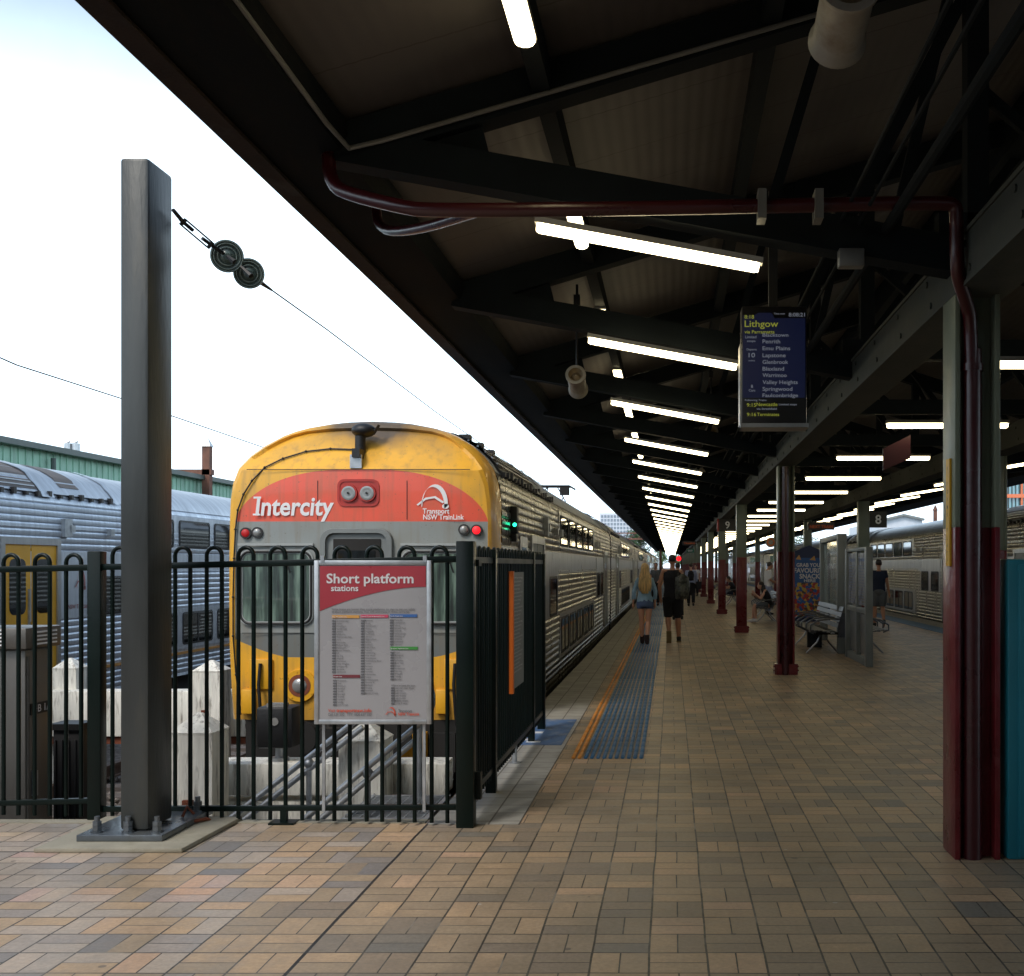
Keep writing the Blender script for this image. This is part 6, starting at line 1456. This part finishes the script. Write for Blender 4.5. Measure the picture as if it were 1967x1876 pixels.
# ================================================================== BACKGROUND
t = thing('railway_shed', 'long pale green weatherboard shed behind the left silver train', 'shed', (-17.5, 40, 0))
b = MB(); b.box(-30, -17.6, 8, 88, -1.3, 4.88)
y = 8.2
while y < 60: b.box(-17.6, -17.57, y, y + .05, -1.2, 4.88); y += .35
b.build('wall', M['shed'], t)
b = MB(); b.prism([(-17.3, 7.6, 4.90), (-17.3, 7.6, 4.98), (-24, 7.6, 6.25), (-30.5, 7.6, 4.95)], (0, 80.6, 0)); b.build('roof', M['shed_roof'], t)
b = MB(); b.box(-17.42, -17.24, 7.6, 88.2, 4.82, 4.98); b.cyl((-17.4, 32, -1), (-17.4, 32, 4.66), .07, n=8); b.build('gutter', M['gutter'], t)
t = thing('signal_gantry', 'rusty steel gantry post with beam above the green shed', 'gantry', (-18.5, 45, 0))
b = MB(); gx = (395 - 1289) / 2182 * 42; b.box(gx - .14, gx + .14, 42, 42.28, -1, 6.05); b.box(gx - 1.2, gx + .2, 42, 42.3, 5.0, 5.2); b.build('post', M['brick_rust'], t); b = MB(); b.loft([[(gx - .18, 41.95, 6.05), (gx + .18, 41.95, 6.05), (gx + .18, 42.33, 6.05), (gx - .18, 42.33, 6.05)], [(gx - .02, 42.12, 6.4), (gx + .02, 42.12, 6.4), (gx + .02, 42.16, 6.4), (gx - .02, 42.16, 6.4)]]); b.build('cap', M['galv'], t)
for j, px in enumerate((131, 146)):
    t = thing('chimney_cowl', ('left' if j == 0 else 'right') + ' one of two small grey cowls above the shed roof', 'chimney', ((px - 1289) / 2182 * 60, 60, 7)); x = (px - 1289) / 2182 * 60; b = MB(); b.cyl((x, 60, 5), (x, 60, 7.9), .12, n=10); b.cyl((x, 60, 7.55), (x, 60, 8.1), .2, n=10); b.cyl((x - .1, 60, 8.1), (x + .1, 60, 8.2), .05, n=8); b.build('cowl', M['galv'], t)
# white grid tower
D = 520; ux = lambda px: (px - 1289) / 2182 * D; uz = lambda py_: ZE + (1088 - py_) / 2182 * D
t = thing('office_building', 'white office tower with a grid of square windows above the train roofs', 'building', (ux(1180), D, 0))
b = MB(); b.box(ux(1152), ux(1235), D, D + 25, -2, uz(986)); b.build('facade', M['bldg'], t)
b = MB()
for i in range(11):
    for j in range(14):
        x = ux(1154.5 + i * 6.1); z = uz(990 + j * 7.4); b.box(x, x + ux(1293.4) - ux(1289), D - .1, D + .02, z - (uz(0) - uz(5.2)), z)
b.build('windows', M['bldg_win'], t)
# orange framed building at right
D2 = 90; ux2 = lambda px: (px - 1289) / 2182 * D2; uz2 = lambda py_: ZE + (1088 - py_) / 2182 * D2
t = thing('office_building', 'orange framed building with teal windows beyond the right train', 'building', (ux2(1960), D2, 0))
b = MB(); b.box(ux2(1932), ux2(2100), D2, D2 + 18, -2, uz2(905)); b.build('wall', M['bldg_glass'], t)
b = MB()
for yy_ in (905, 914, 950, 978, 1010): b.box(ux2(1930), ux2(2102), D2 - .25, D2 - .01, uz2(yy_ + 7), uz2(yy_))
for k in range(6): b.box(ux2(1930 + k * 30), ux2(1933 + k * 30), D2 - .22, D2 - .012, -1, uz2(905))
b.build('orange_frame', M['bldg_orange'], t)
b = MB()
for k in range(24): b.box(ux2(1936 + k * 7), ux2(1937.2 + k * 7), D2 - .12, D2 - .013, -1, uz2(915))
b.build('mullions', M['gutter'], t)
t = thing('shed', 'pale shed with a low gabled roof beyond the right train', 'shed', (25, 120, 0)); D3 = 120; a_ = lambda px: (px - 1289) / 2182 * D3; z_ = lambda py_: ZE + (1088 - py_) / 2182 * D3
b = MB(); b.prism([(a_(1688), D3, -1.2), (a_(1772), D3, -1.2), (a_(1772), D3, z_(1000)), (a_(1735), D3, z_(991)), (a_(1688), D3, z_(1003))], (0, 20, 0)); b.build('wall', M['bldg'], t); b = MB(); b.beam((a_(1686), D3 - .2, z_(1002)), (a_(1735), D3 - .2, z_(990)), .3, .25); b.beam((a_(1735), D3 - .2, z_(990)), (a_(1775), D3 - .2, z_(999)), .3, .25); b.build('roof_edge', M['grey_panel'], t)
t = thing('chimney_cowl', 'small stack with a pointed cap above the right train roof', 'chimney', (16, 80, 4)); x = (2224 * .8081 - 1289) / 2182 * 80; b = MB(); b.box(x - .12, x + .12, 80, 80.24, 0, ZE + (1088 - 981) / 2182 * 80); b.cyl((x, 80.1, ZE + 3.92), (x, 80.1, ZE + 4.3), .2, .03, n=8); b.build('stack', M['brick_rust'], t)

def tree(x, y, h, r, label, mat, n=1600, seed=1):
    rg = random.Random(seed); t = thing('tree', label, 'tree', (x, y, -1.2), 'trees at the far end of the line')
    b = MB(); b.tube([(x, y, -1.3), (x + .1 * r, y, h * .3), (x, y, h * .6)], [.06 * r + .1, .05 * r + .06, .04], 8)
    cl = []
    for k in range(14):
        a = rg.uniform(0, 6.28); rr = r * rg.uniform(.15, .75); zc = h * rg.uniform(.45, .92); c = V((x + rr * math.cos(a), y + rr * math.sin(a), zc)); cl.append((c, r * rg.uniform(.25, .45)))
        b.tube([(x, y, h * rg.uniform(.25, .5)), ((x + c.x) / 2, (y + c.y) / 2, zc * .8), c], [.05 * r, .03 * r, .01 * r], 5)
    b.build('trunk', M['bark'], t, smooth=60)
    b = MB()
    for i in range(n):
        c, cr = rg.choice(cl); d = V((rg.gauss(0, 1), rg.gauss(0, 1), rg.gauss(0, 1))).normalized() * cr * rg.uniform(.5, 1.05); p = c + d
        s = r * rg.uniform(.035, .075); u_ = V((rg.gauss(0, 1), rg.gauss(0, 1), rg.gauss(0, 1))).normalized(); v_ = u_.orthogonal().normalized()
        b.face([p - u_ * s, p + v_ * s * .6, p + u_ * s, p - v_ * s * .6])
    b.build('crown', mat, t, smooth=0)
tree(-6.2, 205, 8.4, 2.9, 'large tree standing before the white office tower', M['leaf2'], 2600, 3)
tree(-1.7, 198, 4.6, 1.9, 'bright green tree at the end of the left track', M['leaf'], 1800, 5)
tree(-14, 240, 7, 4, 'tree behind the left train line', M['leaf2'], 2000, 6)
tree(2.8, 215, 5.5, 3, 'green tree beyond the platform end', M['leaf'], 1500, 9)
tree(24, 215, 7.0, 4, 'tree beyond the right hand train', M['leaf2'], 1500, 11)
tree(12, 230, 6.5, 4, 'tree behind the end of the right platform', M['leaf'], 1500, 12)
t = thing('signal_bridge', 'rusty lattice footbridge spanning the tracks in the distance', 'bridge', (-6, 150, 5))
b = MB(); b.box(-14, -1.2, 150, 150.6, 5.1, 5.3); b.box(-14, -1.2, 150, 150.6, 5.9, 6.05)
for k in range(12): b.beam((-14 + k * 1.05, 150.3, 5.2), (-13 + k * 1.05, 150.3, 5.95), .08, .08)
for x in (-14, -1.4): b.box(x - .15, x + .15, 150.1, 150.5, -1.2, 6)
b.build('truss', M['brick_rust'], t)
